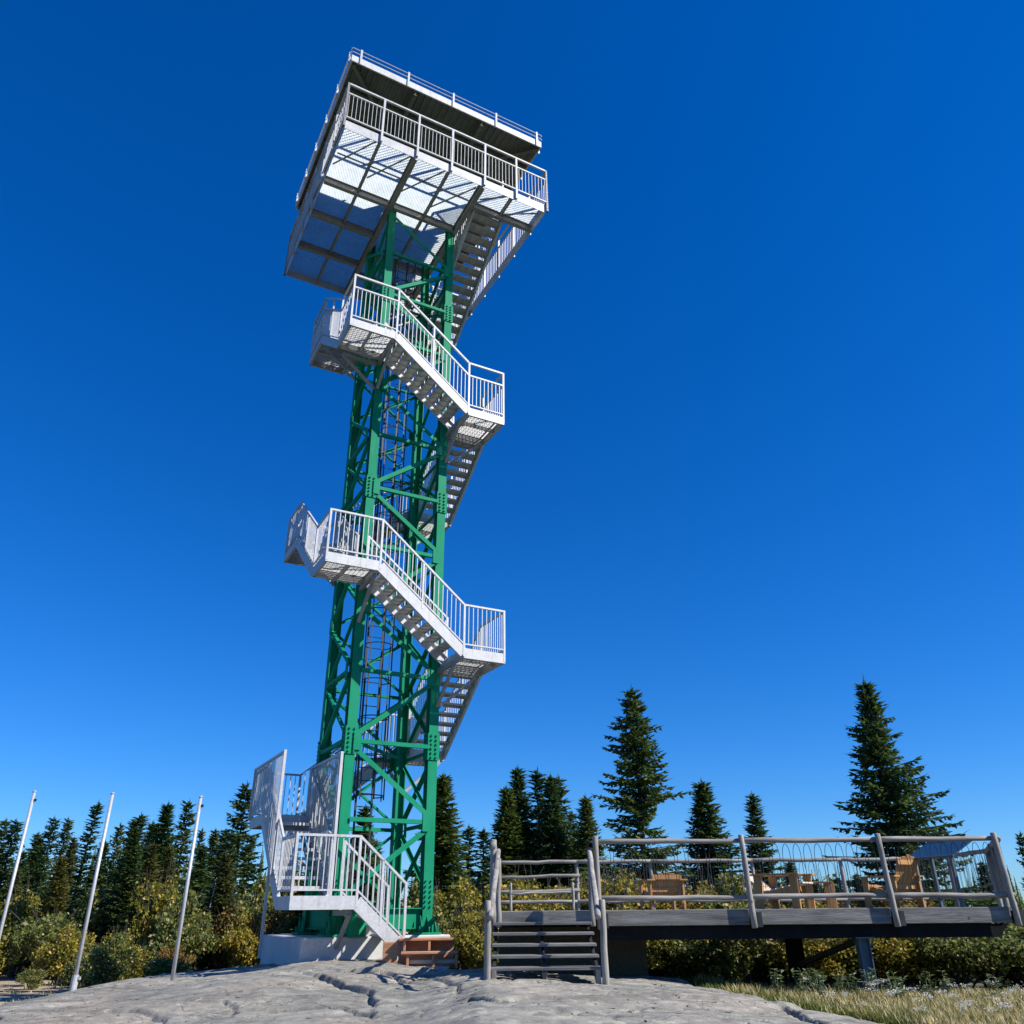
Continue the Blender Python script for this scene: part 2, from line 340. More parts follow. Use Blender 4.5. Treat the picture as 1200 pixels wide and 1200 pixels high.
# cracks and ledges of the outcrop, as broken lines in plan (x, y), depth, step
CR = [([(-3.2, 14.9), (-2.85, 14.3), (-2.45, 13.6), (-2.05, 13.1), (-1.9, 12.4)], 0.10, 0.07),
      ([(-2.9, 15.6), (-2.55, 15.3), (-2.1, 15.1), (-1.7, 14.3)], 0.09, 0.05),
      ([(-3.0, 12.2), (-2.2, 12.1), (-1.75, 11.6)], 0.07, 0.04),
      ([(-1.35, 14.2), (-0.95, 13.2), (-0.72, 12.3)], 0.06, 0.02),
      ([(-0.4, 14.3), (-0.1, 13.6), (0.1, 13.0), (-0.35, 12.3), (-1.1, 12.0)], 0.07, 0.03),
      ([(0.2, 13.5), (0.9, 13.4), (1.4, 13.2)], 0.05, 0.02),
      ([(-5.5, 12.6), (-4.6, 12.1), (-4.35, 11.3), (-4.0, 10.9)], 0.06, 0.04),
      ([(-4.6, 12.8), (-3.9, 12.6), (-3.6, 12.0)], 0.06, 0.03),
      ([(3.5, 12.4), (3.45, 11.8), (3.4, 10.5)], 0.12, 0.04),
      ([(3.4, 12.4), (4.6, 12.5)], 0.06, 0.03),
      ([(-7.9, 13.2), (-7.2, 12.9), (-6.9, 12.4)], 0.13, 0.06),
      ([(-0.55, 11.2), (-0.2, 10.7), (0.1, 11.1)], 0.10, 0.03)]
def rock_z(x, y):
    z = G(x, y)
    c, s_ = math.cos(R(24)), math.sin(R(24)); u = x * c + y * s_; v = -x * s_ + y * c
    z = z + 0.045 * fbm(u * 0.35, v * 0.8, 3) + 0.018 * fbm(u * 1.1, v * 2.4 + 5, 4)
    st = fbm(u * 0.5 + 40, v * 1.3 + 8, 4)                     # sheeting steps
    q = st * 5; z = z + 0.012 * (np.floor(q) + sm((q - np.floor(q) - 0.75) / 0.25))
    z = z + 0.012 * fbm(x * 5, y * 5, 4)
    for fr, dp, oo in ((0.38, 0.03, 3.0),):          # sharp hairline fractures
        q = fbm(u * fr + oo, v * fr * 1.7 + oo, 4); z = z - dp * np.exp(-(np.abs(q) / 0.012) ** 2)
    jx = x + 0.12 * fbm(x * 2.3, y * 2.3 + 3, 3); jy = y + 0.12 * fbm(x * 2.3 + 9, y * 2.3, 3)
    for pts, dep, step in CR:
        best = np.full(x.shape, 9.0); side = np.zeros(x.shape)
        for (ax, ay), (bx, by) in zip(pts[:-1], pts[1:]):
            dx, dy = bx - ax, by - ay; L2 = dx * dx + dy * dy
            t = np.clip(((jx - ax) * dx + (jy - ay) * dy) / L2, 0, 1)
            d = np.hypot(jx - ax - t * dx, jy - ay - t * dy); sd_ = (jx - ax) * dy - (jy - ay) * dx
            upd = d < best; best = np.where(upd, d, best); side = np.where(upd, sd_, side)
        z = z - dep * np.exp(-(best / 0.028) ** 2) - step * sm(side / 0.02) * np.exp(-best / 0.6)
    e = rock_edge(x, y)
    return z - 1.1 * sm((0.25 - e) / 1.6) - 0.12 * sm((0.5 - e) / 0.6)
make_grid('rock_outcrop', np.concatenate([np.arange(-12, -9, 0.12), np.arange(-9, 6, 0.036), np.arange(6, 9.01, 0.12)]), np.concatenate([np.arange(0.5, 8.4, 0.12), np.arange(8.4, 17.4, 0.032), np.arange(17.4, 23, 0.12)]), rock_z, 'rock')
def gz(x, y): return float(G(x, y))
def rz_(x, y): return float(rock_z(np.array([[x]], float), np.array([[y]], float))[0, 0])
def make_path():
    mb = MB(); pts = [(-8.6, 15.5), (-10.2, 19), (-12.2, 23), (-14.5, 27), (-17.5, 31.5), (-22, 36)]
    wd = [0.7, 1.1, 1.6, 2.1, 2.2, 2.0]; n = 40; L = len(pts) - 1; m = 13
    for i in range(n + 1):
        t = i / n * L; k = min(int(t), L - 1); f = t - k
        cx = pts[k][0] * (1 - f) + pts[k + 1][0] * f; cy = pts[k][1] * (1 - f) + pts[k + 1][1] * f; ww = wd[k] * (1 - f) + wd[k + 1] * f
        for j in range(m):
            a = (j / (m - 1) * 2 - 1) * ww * (1 + 0.25 * math.sin(i * 1.7 + (j > 6) * 2))
            x, y = cx + a * 0.92, cy + a * 0.4
            mb.v.append((x, y, float(ground_z(np.array([x]), np.array([y]))[0]) + 0.03 - 0.05 * (abs(j - 6) / 6) ** 4))
    for i in range(n):
        for j in range(m - 1):
            b = i * m + j; mb.f.append((b, b + 1, b + m + 1, b + m))
    o = mb.build('path', 'sand', smooth=True); o['kind'] = 'structure'
make_path()

# ================================================================= OBSERVATION TOWER
PSI = R(28.49)
tw = empty('observation_tower', (-3.716, 18.436, 0), PSI)
tag(tw, 'tall green lattice lookout tower wrapped in zigzag galvanised stairs under a roofed platform', 'tower')
ZB = -0.49         # base plates
ROOF = 23.05
S = 2.0
HW = 0.115
def leg(u, v, top):
    mb = MB()
    if v > 0:
        mb.span((u - HW, v - HW, ZB + .04), (u - HW + 0.022, v + HW, top)); mb.span((u + HW - 0.022, v - HW, ZB + .04), (u + HW, v + HW, top))
        mb.span((u - HW + 0.022, v - 0.011, ZB + .04), (u + HW - 0.022, v + 0.011, top))
        return mb.build('leg', 'green', tw)
    mb.span((u - HW, v - HW, ZB + .04), (u + HW, v - HW + 0.022, top)); mb.span((u - HW, v + HW - 0.022, ZB + .04), (u + HW, v + HW, top))
    mb.span((u - 0.011, v - HW + 0.022, ZB + .04), (u + 0.011, v + HW - 0.022, top))
    return mb.build('leg', 'green', tw)
def splice(parent, u, v, z, front):
    mb = MB()
    if v > 0:
        for sgn in (-1, 1):
            mb.box((u + sgn * (HW + 0.012), v, z), (0.024, 0.22, 0.62))
            for i in range(6): mb.box((u + sgn * (HW + 0.04), v, z - 0.25 + i * 0.1), (0.04, 0.036, 0.036))
        mb.build('splice_plate', 'green', parent); return
    for sgn in (-1, 1):
        y0 = v + sgn * (HW + 0.012)
        mb.box((u, y0, z), (0.29, 0.024, 0.62))
        for i in range(6):
            for dx in (-0.06, 0.06):
                mb.box((u + dx, y0 + sgn * 0.03, z - 0.25 + i * 0.1), (0.036, 0.04, 0.036))
    mb.box((u - HW - 0.012, v, z), (0.024, 0.2, 0.62)); 
    for i in range(6): mb.box((u - HW - 0.04, v, z - 0.25 + i * 0.1), (0.04, 0.036, 0.036))
    mb.build('splice_plate', 'green', parent)
LEGS = {}; BOLT = {}
for (u, v) in ((0, 0), (S, 0), (0, S), (S, S)):
    l = leg(u, v, ROOF + 0.02); LEGS[(u, v)] = l
    for z in (3.42, 9.87, 16.4): splice(l, u, v, z, v == 0)
    mb = MB(); mb.box((u, v, ZB + 0.02), (0.55, 0.55, 0.04))
    for a in (-1, 1):
        for q in (-0.16, 0, 0.16):
            mb.prism([(0, 0), (0.13, 0), (0.13, 0.08), (0.0, 0.32)], lambda x, y, t, a=a, q=q: (u + q + t, v + a * (HW + x), ZB + 0.04 + y), -0.008, 0.008)
        mb.prism([(0, 0), (0.13, 0), (0.13, 0.08), (0.0, 0.32)], lambda x, y, t, a=a: (u + a * (HW + x), v + t, ZB + 0.04 + y), -0.008, 0.008)
        for b in (-1, 1): mb.tube([(u + a * 0.21, v + b * 0.21, ZB + 0.04), (u + a * 0.21, v + b * 0.21, ZB + 0.16)], 0.02, 6)
    mb.build('base_plate', 'green', l)
    if v == 0:
        if 'b' not in BOLT: BOLT['b'] = MB().tube([(0, 0.02, 0), (0, -0.03, 0)], 0.02, 6).mesh('bolt'); BOLT['b'].materials.append(M['green'])
        for i in range(6):
            for dx in (-0.06, 0.06): link_obj('bolt', BOLT['b'], l, (u + dx, v - HW - 0.012, 0.05 + i * 0.1))
def angle(p, q, name='brace', wdt=0.11, nrm=(0, -1, 0), m='green', th=0.014):
    mb = MB(); mb.bar(p, q, wdt, th, nrm); mb.bar(p, q, th, wdt * 0.8, nrm, (wdt / 2 - th / 2, -(wdt * 0.4 + th / 2)))
    return mb.build(name, m, tw)
NZ = [0.1, 1.75, 3.4, 5.03, 6.63, 8.25, 9.87, 11.5, 13.1, 14.75, 16.4, 18.0, 19.6]
# lattice on each face: nodes alternate between the two legs
for face in range(4):
    a, b, nrm = [((0, 0), (S, 0), (0, -1, 0)), ((S, 0), (S, S), (1, 0, 0)), ((S, S), (0, S), (0, 1, 0)), ((0, S), (0, 0), (-1, 0, 0))][face]
    nv = Vector(nrm)
    def P(leg_, z, push=0.0):
        t = Vector((leg_[0], leg_[1], z)) + nv * (HW + 0.02 + push)
        return t
    for i in range(len(NZ) - 1):
        z0, z1 = NZ[i], NZ[i + 1]
        p, q = (a, b) if i % 2 == 0 else (b, a)
        A, B = P(p, z0 + 0.08), P(q, z1 - 0.08); d = (B - A).normalized()
        angle(A + d * 0.10, B - d * 0.10, 'brace', 0.11 if face == 0 else 0.09, nrm)
        if face:                                    # crossed bracing on the sides and the back
            A, B = P(q, z0 + 0.08, -0.05), P(p, z1 - 0.08, -0.05); d = (B - A).normalized()
            angle(A + d * 0.10, B - d * 0.10, 'brace', 0.07, nrm)
    for i, z in enumerate(NZ):
        if i in (1, 2, 3, 5, 6, 7, 9, 10, 11):
            A, B = P(a, z, 0.016), P(b, z, 0.016); d = (B - A).normalized()
            angle(A + d * 0.10, B - d * 0.10, 'strut', 0.09, nrm)
    for i, z in enumerate(NZ[1:-1]):
        l = a if i % 2 == 1 else b; dirn = (Vector((b[0] - a[0], b[1] - a[1], 0)) if l == a else Vector((a[0] - b[0], a[1] - b[1], 0))).normalized()
        mb = MB(); mb.bar(P(l, z - 0.2, 0.034) + dirn * 0.13, P(l, z + 0.2, 0.034) + dirn * 0.13, 0.17, 0.012, nrm); mb.build('gusset_plate', 'green', LEGS[l])
# horizontal plan bracing and inner diagonal
for z in (3.4, 9.87, 16.4):
    angle((0.12, 0.12, z + .06), (S - 0.12, S - 0.12, z + .06), 'plan_brace', 0.09, (0, 0, 1))
# heavy base beams
for (p, q) in (((HW, 0, -0.18), (S - HW, 0, -0.18)), ((HW, S, -0.18), (S - HW, S, -0.18)), ((0, HW, -0.18), (0, S - HW, -0.18)), ((S, HW, -0.18), (S, S - HW, -0.18))):
    mb = MB(); mb.bar(p, q, 0.02, 0.36); mb.bar(p, q, 0.2, 0.02, off=(0, 0.19)); mb.bar(p, q, 0.2, 0.02, off=(0, -0.19)); mb.build('base_beam', 'green', tw)
mb = MB(); mb.span((0.35, 0.6, ZB), (1.0, 1.3, 0.12)); mb.span((0.3, 0.55, 0.12), (1.05, 1.35, 0.16)); mb.build('equipment_box', 'green', tw, bevel=0.01)
mb = MB(); mb.tube([(0.35, -0.35, ZB), (0.35, -0.35, -0.02)], 0.2, 18); mb.tube([(0.35, -0.35, -0.02), (0.35, -0.35, 0.03)], 0.24, 18); mb.build('anchor_drum', 'green', tw, smooth=False)
# caged ladder inside the tower, near its back face
lad = MB()
for du in (-0.2, 0.2): lad.bar((0.95 + du, 1.55, -0.2), (0.95 + du, 1.55, 19.5), 0.045, 0.03, (0, 1, 0))
lad = lad.build('ladder', 'dark', tw)
for i in range(64): MB().tube([(0.75, 1.55, 0.1 + i * 0.3), (1.15, 1.55, 0.1 + i * 0.3)], 0.012, 5).build('rung', 'dark', lad)
for i in range(19):
    z = 2.4 + i * 0.92
    pts = [(0.95 + 0.36 * math.sin(t), 1.55 - 0.36 - 0.36 * math.cos(t) * 0.95 + 0.02, z) for t in np.linspace(-2.55, 2.55, 15)]
    MB().tube(pts, 0.014, 4).build('cage_hoop', 'dark', lad)
for t in (-1.9, -0.95, 0, 0.95, 1.9):
    x, y = 0.95 + 0.36 * math.sin(t), 1.55 - 0.36 - 0.36 * math.cos(t) * 0.95
    mb = MB(); mb.bar((x, y, 2.3), (x, y, 19.1), 0.03, 0.012, (0, 1, 0)); mb.build('cage_strap', 'dark', lad)

# ---- stairs -----------------------------------------------------------------
OUT = [Vector((0, -1, 0)), Vector((-1, 0, 0)), Vector((0, 1, 0)), Vector((1, 0, 0))]
TR = [Vector((-1, 0, 0)), Vector((0, 1, 0)), Vector((1, 0, 0)), Vector((0, -1, 0))]
CEN = Vector((1, 1, 0))
def SP(k, s_, r, z): p = CEN + TR[k % 4] * s_ + OUT[k % 4] * r; return Vector((p.x, p.y, z))
RI, RO = 1.24, 2.3
S0, S1 = -1.2, 1.0
BAL = MB(); BN = [0]
BALMESH = {}
def baluster(p, q, parent, single, w_=0.017):
    if single and BN[0] < 298:
        BN[0] += 1
        L = round((q - p).length, 2)
        k_ = (L, w_)
        if k_ not in BALMESH:
            m_ = MB(); m_.box((0, 0, L / 2), (w_, w_, L)); BALMESH[k_] = m_.mesh('baluster'); BALMESH[k_].materials.append(M['galv'])
        link_obj('baluster', BALMESH[k_], parent, p)
    else: BAL.bar(p, q, 0.017, 0.017, (0, 1, 0))
def railing(parent, A, B, h, single, tall=0.0, n=None, z_extra=0.0, posts=(True, True), gap=0.12, plane=None):
    """rail from floor point A to B (Vectors); h = baluster rail height, tall = extra top rail height"""
    d = B - A; Lh = math.hypot(d.x, d.y); up = Vector((0, 0, 1))
    lo = A + up * 0.10; mb = MB()
    MB().bar(A + up * h, B + up * h, 0.045, 0.045).build('handrail', 'galv', parent); MB().bar(A + up * 0.10, B + up * 0.10, 0.04, 0.03).build('bottom_rail', 'galv', parent)
    if tall: MB().bar(A + up * (h + tall), B + up * (h + tall), 0.05, 0.05).build('upper_rail', 'galv', parent)
    m = n or max(2, int(round(Lh / 0.118)))
    for i in range(1, m):
        t = i / m; p = A.lerp(B, t)
        baluster(p + up * 0.11, p + up * (h - 0.02), parent, single)
    for t, on in ((0, posts[0]), (1, posts[1])):
        if on:
            p = A.lerp(B, t); MB().bar(p - up * 0.2, p + up * (h + tall + 0.02), 0.05, 0.05, (0, 1, 0)).build('post', 'galv', parent)
def grating(name, parent, u0, u1, v0, v1, z, depth=0.032, step=0.038, m='grate'):
    mb = MB(); v = v0 + step / 2
    while v < v1: mb.box(((u0 + u1) / 2, v, z - depth / 2), (u1 - u0, 0.005, depth)); v += step
    u = u0 + 0.05
    while u < u1: mb.box((u, (v0 + v1) / 2, z - 0.006), (0.006, v1 - v0, 0.008)); u += 0.1
    for a, b in (((u0, v0), (u1, v0)), ((u0, v1), (u1, v1)), ((u0, v0), (u0, v1)), ((u1, v0), (u1, v1))):
        mb.bar((*a, z - depth / 2), (*b, z - depth / 2), 0.006, depth)
    return mb.build(name, m, parent)
# floor level of the landing at the END of each flight (flight n lies on side n % 4)
FLOOR = {0: 0.24, 1: 2.0, 2: 3.76, 3: 5.52, 4: 7.32, 5: 8.99, 6: 10.66, 7: 12.31, 8: 14.08, 9: 15.8, 10: 17.5}
def tallness(n): return 0.42 if n >= 7 else 0.0
def landing(n):
    k = n % 4; z = FLOOR[n]; tl = tallness(n)
    root = MB()
    # channel frame: outer front, outer end, inner sides
    c = [SP(k, S1, RO, z), SP(k, RO, RO, z), SP(k, RO, RI - 0.04, z), SP(k, S1, RI - 0.04, z)]
    for i in range(4):
        a, b = c[i], c[(i + 1) % 4]; d = (b - a).normalized(); cen = (c[0] + c[2]) / 2
        inw = (cen - (a + b) / 2); inw = (inw - d * inw.dot(d)).normalized()
        e = 0.0 if i in (0, 2) else 0.014
        root.bar(a + inw * 0.007 + d * e, b + inw * 0.007 - d * e, 0.014, 0.24, off=(0, -0.12))
        root.bar(a + inw * 0.04 + d * (e + .004), b + inw * 0.04 - d * (e + .004), 0.05, 0.012, off=(0, -0.232))
    mid = SP(k, (S1 + RO) / 2, 0, z); 
    root.bar(SP(k, (S1 + RO) / 2, RI, z - 0.09), SP(k, (S1 + RO) / 2, RO - 0.02, z - 0.09), 0.06, 0.1)
    lo = root.build('landing', 'galv', tw)
    xs_ = [p.x for p in c]; ys_ = [p.y for p in c]
    grating('grating', lo, min(xs_) + 0.02, max(xs_) - 0.02, min(ys_) + 0.02, max(ys_) - 0.02, z)
    # rails: outer on side k, then outer on side k+1
    A = SP(k, S1, RO - 0.02, z); B = SP(k, RO - 0.02, RO - 0.02, z)
    vis = (k == 0) or (k == 3)
    railing(lo, A, B, 1.08, vis, tl, posts=(False, True))
    Cc = SP(k + 1, S0, RO - 0.02, z); railing(lo, B, Cc, 1.08, (k + 1) % 4 == 0, tl, posts=(False, False))
    # bracket arms from the corner leg
    lg = SP(k, 1.0, 1.0 + HW, z); 
    for tgt in (SP(k, 1.06, RO - 0.2, z - 0.26), ):
        mb = MB(); mb.bar(SP(k, 1.06, 1.0 + HW, z - 0.30), tgt + Vector((0, 0, -0.04)), 0.08, 0.1); mb.bar(SP(k, 1.06, 1.0 + HW + 0.02, z - 1.15), tgt + Vector((0, 0, -0.06)), 0.07, 0.07); mb.build('bracket', 'galv_shade', lo)
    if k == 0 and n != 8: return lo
    mb = MB(); p1 = SP(k, RO - 0.2, 1.06, z - 0.30); mb.bar(SP(k, 1.0 + HW, 1.06, z - 0.30), p1, 0.08, 0.1); mb.bar(SP(k, 1.0 + HW, 1.06, z - 1.15), p1 + Vector((0, 0, -0.02)), 0.07, 0.07); mb.build('bracket', 'galv_shade', lo)
    return lo
def flight(n, zlo, zhi, s0=S0, s1=S1, nt_=8, single_out=True, single_in=False, inner=True, end_post=False):
    k = n % 4; tl = tallness(n); run = s1 - s0
    root = MB(); sl_ = (zhi - zlo) / run
    for r in (RO - 0.01, RI + 0.01):
        a = SP(k, s0 - 0.0, r, zlo - 0.115); b = SP(k, s1 + 0.0, r, zhi - 0.115)
        root.bar(a, b, 0.016, 0.25)
        for o in (0.128, -0.128):
            inw = OUT[k] * (-0.03 if r > 1.8 else 0.03)
            root.bar(a + inw, b + inw, 0.055, 0.012, off=(0, o * 0.94))
    fo = root.build('stair_flight', 'galv', tw)
    rise = (zhi - zlo) / (nt_ + 1); go = run / (nt_ + 1)
    for i in range(nt_):
        sc = s0 + go * (i + 1) ; z = zlo + rise * (i + 1)
        mb = MB(); R0, R1 = RI + 0.025, RO - 0.025
        dd = go * 1.08
        p = lambda s_, r, z_: SP(k, s_, r, z_)
        mb.bar(p(sc - dd * 0.5 + dd * 0.5, R0, z - 0.006), p(sc - dd * 0.5 + dd * 0.5, R1, z - 0.006), dd, 0.008)       # chequer plate
        mb.bar(p(sc - dd * 0.5, R0, z - 0.035), p(sc - dd * 0.5, R1, z - 0.035), 0.006, 0.06)                          # nosing lip
        mb.bar(p(sc + dd * 0.5, R0, z - 0.028), p(sc + dd * 0.5, R1, z - 0.028), 0.006, 0.045)
        for f_ in (0.25, 0.5, 0.75): mb.bar(p(sc - dd * .45, R0 + (R1 - R0) * f_, z - 0.024), p(sc + dd * .45, R0 + (R1 - R0) * f_, z - 0.024), 0.006, 0.03)
        mb.build('tread', 'galv', fo)
    A, B = SP(k, s0, RO - 0.02, zlo), SP(k, s1, RO - 0.02, zhi)
    railing(fo, A, B, 1.08, single_out, tl, posts=(True, True)); 
    Mi = A.lerp(B, 0.5); MB().bar(Mi - Vector((0, 0, .1)), Mi + Vector((0, 0, 1.08 + tl)), 0.045, 0.045, (0, 1, 0)).build('post', 'galv', fo)
    if inner:
        A, B = SP(k, s0, RI + 0.02, zlo), SP(k, s1, RI + 0.02, zhi)
        railing(fo, A, B, 1.05, single_in, 0, posts=(True, True))
    return fo
# the ground flight on the front, five steps up to the first landing
ZG = -0.62
f0 = flight(0, ZG, FLOOR[0], s0=-0.02, s1=S1, nt_=4, single_out=True, single_in=True)
bp = MB(); 
for r in (RO - 0.01, RI + 0.01): bp.bar(SP(0, -0.06, r, ZG - 0.05), SP(0, 0.3, r, ZG - 0.05), 0.012, 0.2)
MB().bar(SP(0, -0.02, RO - 0.35, ZG - 0.02), SP(0, 0.5, RO - 0.33, ZG - 0.52), 0.05, 0.05).build('brace', 'galv', tw)
for n in range(0, 11): landing(n)
for n in range(1, 11):
    k = n % 4
    flight(n, FLOOR[n - 1], FLOOR[n], single_out=(k in (0, 3)), single_in=(k == 0))
def screen(r, sa, sb, ztop, zfun):
    mb = MB(); s_ = sa + 0.03
    while s_ < sb:
        mb.bar(SP(1, s_, r, zfun(s_) + 0.02), SP(1, s_, r, ztop), 0.036, 0.006, OUT[1]); s_ += 0.085
    z_ = zfun(sa) + 0.25
    sc_ = mb.build('mesh_screen', 'galv', tw); sc_['kind'] = 'stuff'
    MB().bar(SP(1, sa, r, zfun(sa) - 0.05), SP(1, sa, r, ztop + 0.03), 0.06, 0.06, (0, 1, 0)).build('post', 'galv', sc_)
    MB().bar(SP(1, sb, r, zfun(sb) - 0.05), SP(1, sb, r, ztop + 0.03), 0.05, 0.05, (0, 1, 0)).build('post', 'galv', sc_)
    MB().bar(SP(1, sa, r, ztop), SP(1, sb, r, ztop), 0.05, 0.05).build('top_rail', 'galv', sc_)
fl1 = lambda s_: float(np.interp(s_, [S0, S1], [FLOOR[0], FLOOR[1]]))
screen(RO + 0.03, -0.66, 2.3, 3.14, fl1); screen(RI - 0.03, -1.2, 1.25, 3.10, fl1)
PF = 20.08   # platform floor
flight(11, FLOOR[10], PF, s0=S0, s1=2.30, nt_=12, single_out=True)
# posts that carry the lowest landings
for (k, s_, r, z, zb) in ((1, 0.34, RO - 0.15, 1.2, -0.9),):
    p = SP(k, s_, r, z); MB().bar(p, (p.x, p.y, zb), 0.06, 0.06, (0, 1, 0)).build('support_post', 'galv', tw)

# ---- platform ----------------------------------------------------------------
U0, U1, V0, V1 = -2.27, 4.31, -2.27, 4.37
PB = 19.77
pf = MB()
for a, b, inw in (((U0, V0), (U1, V0), (0, 1)), ((U1, V0), (U1, V1), (-1, 0)), ((U1, V1), (U0, V1), (0, -1)), ((U0, V1), (U0, V0), (1, 0))):
    e = 0.014 if inw[0] else 0
    A = Vector((a[0] + inw[0] * .007, a[1] + inw[1] * .007, 0)); B = Vector((b[0] + inw[0] * .007, b[1] + inw[1] * .007, 0)); d = (B - A).normalized()
    pf.bar(A + d * e + Vector((0, 0, PB)), B - d * e + Vector((0, 0, PB)), 0.014, 0.33, off=(0, 0.165))
pf = pf.build('platform', 'galv', tw)
def ibeam(p, q, h=0.2, wd=0.11, name='floor_beam', parent=None, m='galv_shade'):
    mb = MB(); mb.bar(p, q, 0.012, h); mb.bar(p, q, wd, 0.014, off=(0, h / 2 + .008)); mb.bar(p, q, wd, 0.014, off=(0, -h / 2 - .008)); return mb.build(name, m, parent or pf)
for u, big in ((-0.12, 1), (2.10, 1), (-1.19, 0), (1.0, 0), (3.15, 0)):
    v_end = V1 - .02 if u < 2.2 else -1.4
    ibeam((u, V0 + .02, PB + (0.10 if big else 0.17)), (u, v_end, PB + (0.10 if big else 0.17)), 0.26 if big else 0.12, 0.14 if big else 0.07)
for v, u_a, u_b in ((-0.16, U0 + .02, -0.2), (-0.16, 0.0, 2.02), (1.28, U0 + .02, -0.2), (2.8, U0 + .02, -0.2), (2.16, 0.0, 2.02), (-1.36, 2.2, U1 - .02), (3.3, 2.2, U1 - .02), (3.3, 0.0, 2.02)):
    ibeam((u_a, v, PB + 0.115), (u_b, v, PB + 0.115), 0.22, 0.12)
for (p, q) in (((U0 + .1, -0.75), (-1.25, V0 + .1)), ((-1.1, -0.75), (-0.2, V0 + .15)), ((0.0, -0.75), (0.95, V0 + .1)), ((1.05, -0.6), (2.0, V0 + .3)), ((2.3, -1.6), (3.1, V0 + .1)), ((3.2, -1.4), (4.2, V0 + .3)), ((0.1, -1.45), (2.0, -1.4)), ((U0 + .1, -1.2), (-0.2, -1.2))):
    mb = MB(); mb.bar((*p, PB + 0.20), (*q, PB + 0.20), 0.035, 0.035); mb.build('floor_brace', 'galv_shade', pf)
def floor_panel(a, b, c, d):
    mb = MB(); n = max(8, int((b - a) / 0.024)); rows = max(2, int((d - c) / 0.12))
    for j in range(rows + 1):
        for i in range(n + 1): mb.v.append((a + (b - a) * i / n, c + (d - c) * j / rows, PF - 0.02 + 0.007 * ((i + (j % 2)) % 2)))
    for j in range(rows):
        for i in range(n): k = j * (n + 1) + i; mb.f.append((k, k + 1, k + n + 2, k + n + 1))
    mb.build('floor_panel', 'frp', pf)
us = [U0 + .02, -1.19, -0.12, 1.0, 2.10, 3.15, U1 - .02]; vs_ = [V0 + .02, -1.36, -0.16, 1.28, 2.8, 3.3, V1 - .02]
for i in range(6):
    for j in range(6):
        if i >= 4 and 1 <= j <= 4: continue          # stair opening
        floor_panel(us[i] + .008, us[i + 1] - .008, vs_[j] + .008, vs_[j + 1] - .008)
def rail_run(A, B, bays, single):
    A, B = Vector((*A, PF)), Vector((*B, PF)); root = MB(); up = Vector((0, 0, 1))
    root.bar(A + up * 1.52, B + up * 1.52, 0.055, 0.055); root.bar(A + up * 1.12, B + up * 1.12, 0.045, 0.045); root.bar(A + up * 0.12, B + up * 0.12, 0.045, 0.04)
    ro = root.build('platform_railing', 'galv', tw)
    for i in range(bays + 1):
        p = A.lerp(B, i / bays); MB().bar(p - up * 0.28, p + up * 1.545, 0.06, 0.06, (0, 1, 0)).build('post', 'galv', ro)
    n = int((B - A).length / 0.118)
    for i in range(n):
        p = A.lerp(B, (i + 0.5) / n); baluster(p + up * 0.13, p + up * 1.10, ro, single, 0.013)
e = 0.035
rail_run((U0 - e, V0 - e), (U1 + e, V0 - e), 6, True)
rail_run((U1 + e, V0 - e), (U1 + e, V1 + e), 6, True)
rail_run((U0 - e, V1 + e), (U0 - e, V0 - e), 6, True)
rail_run((U1 + e, V1 + e), (U0 - e, V1 + e), 6, False)
MB().span((2.25, 3.25, PF), (2.3, 3.3, PF + 1.1)).build('post', 'galv', pf)
railing(pf, Vector((2.2, -1.3, PF)), Vector((2.2, 3.2, PF)), 1.08, False)
bo = BAL.build('balusters', 'galv', tw); bo['kind'] = 'stuff'
# ---- roof ---------------------------------------------------------------------
RU0, RU1, RV0, RV1 = -2.27, 4.38, -2.04, 4.46
rf = MB()
for a, b, inw in (((RU0, RV0), (RU1, RV0), (0, 1)), ((RU1, RV0), (RU1, RV1), (-1, 0)), ((RU1, RV1), (RU0, RV1), (0, -1)), ((RU0, RV1), (RU0, RV0), (1, 0))):
    e2 = 0.04 if inw[0] else 0
    A = Vector((a[0] + inw[0] * .02, a[1] + inw[1] * .02, ROOF)); B = Vector((b[0] + inw[0] * .02, b[1] + inw[1] * .02, ROOF)); d = (B - A).normalized()
    rf.bar(A + d * e2, B - d * e2, 0.04, 0.26, off=(0, 0.13))
rf = rf.build('roof', 'white', tw)
# ribbed steel deck seen from below
mb = MB(); u = RU0 + 0.05; zt = ROOF + 0.17; prof = []
while u < RU1 - 0.05:
    prof += [(u, zt), (u + 0.10, zt), (u + 0.125, zt - 0.045), (u + 0.185, zt - 0.045)]; u += 0.21
prof = [p for p in prof if p[0] < RU1 - .045]
n0 = len(prof)
for v in (RV0 + .045, RV1 - .045):
    for (a, z) in prof: mb.v.append((a, v, z))
for i in range(n0 - 1): mb.f.append((i, i + 1, n0 + i + 1, n0 + i))
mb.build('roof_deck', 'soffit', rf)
MB().span((RU0 + .045, RV0 + .045, ROOF + 0.20), (RU1 - .045, RV1 - .045, ROOF + 0.25)).build('roof_cover', 'galv_shade', rf)
for v in (-1.0, 0.12, 1.24, 2.36, 3.48):
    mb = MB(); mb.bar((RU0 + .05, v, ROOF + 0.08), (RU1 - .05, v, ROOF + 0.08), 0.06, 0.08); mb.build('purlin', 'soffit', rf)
for u in (-0.16, 2.16):
    ibeam((u, RV0 + .06, ROOF - 0.075), (u, RV1 - .06, ROOF - 0.075), 0.18, 0.12, 'roof_beam', rf, 'soffit')
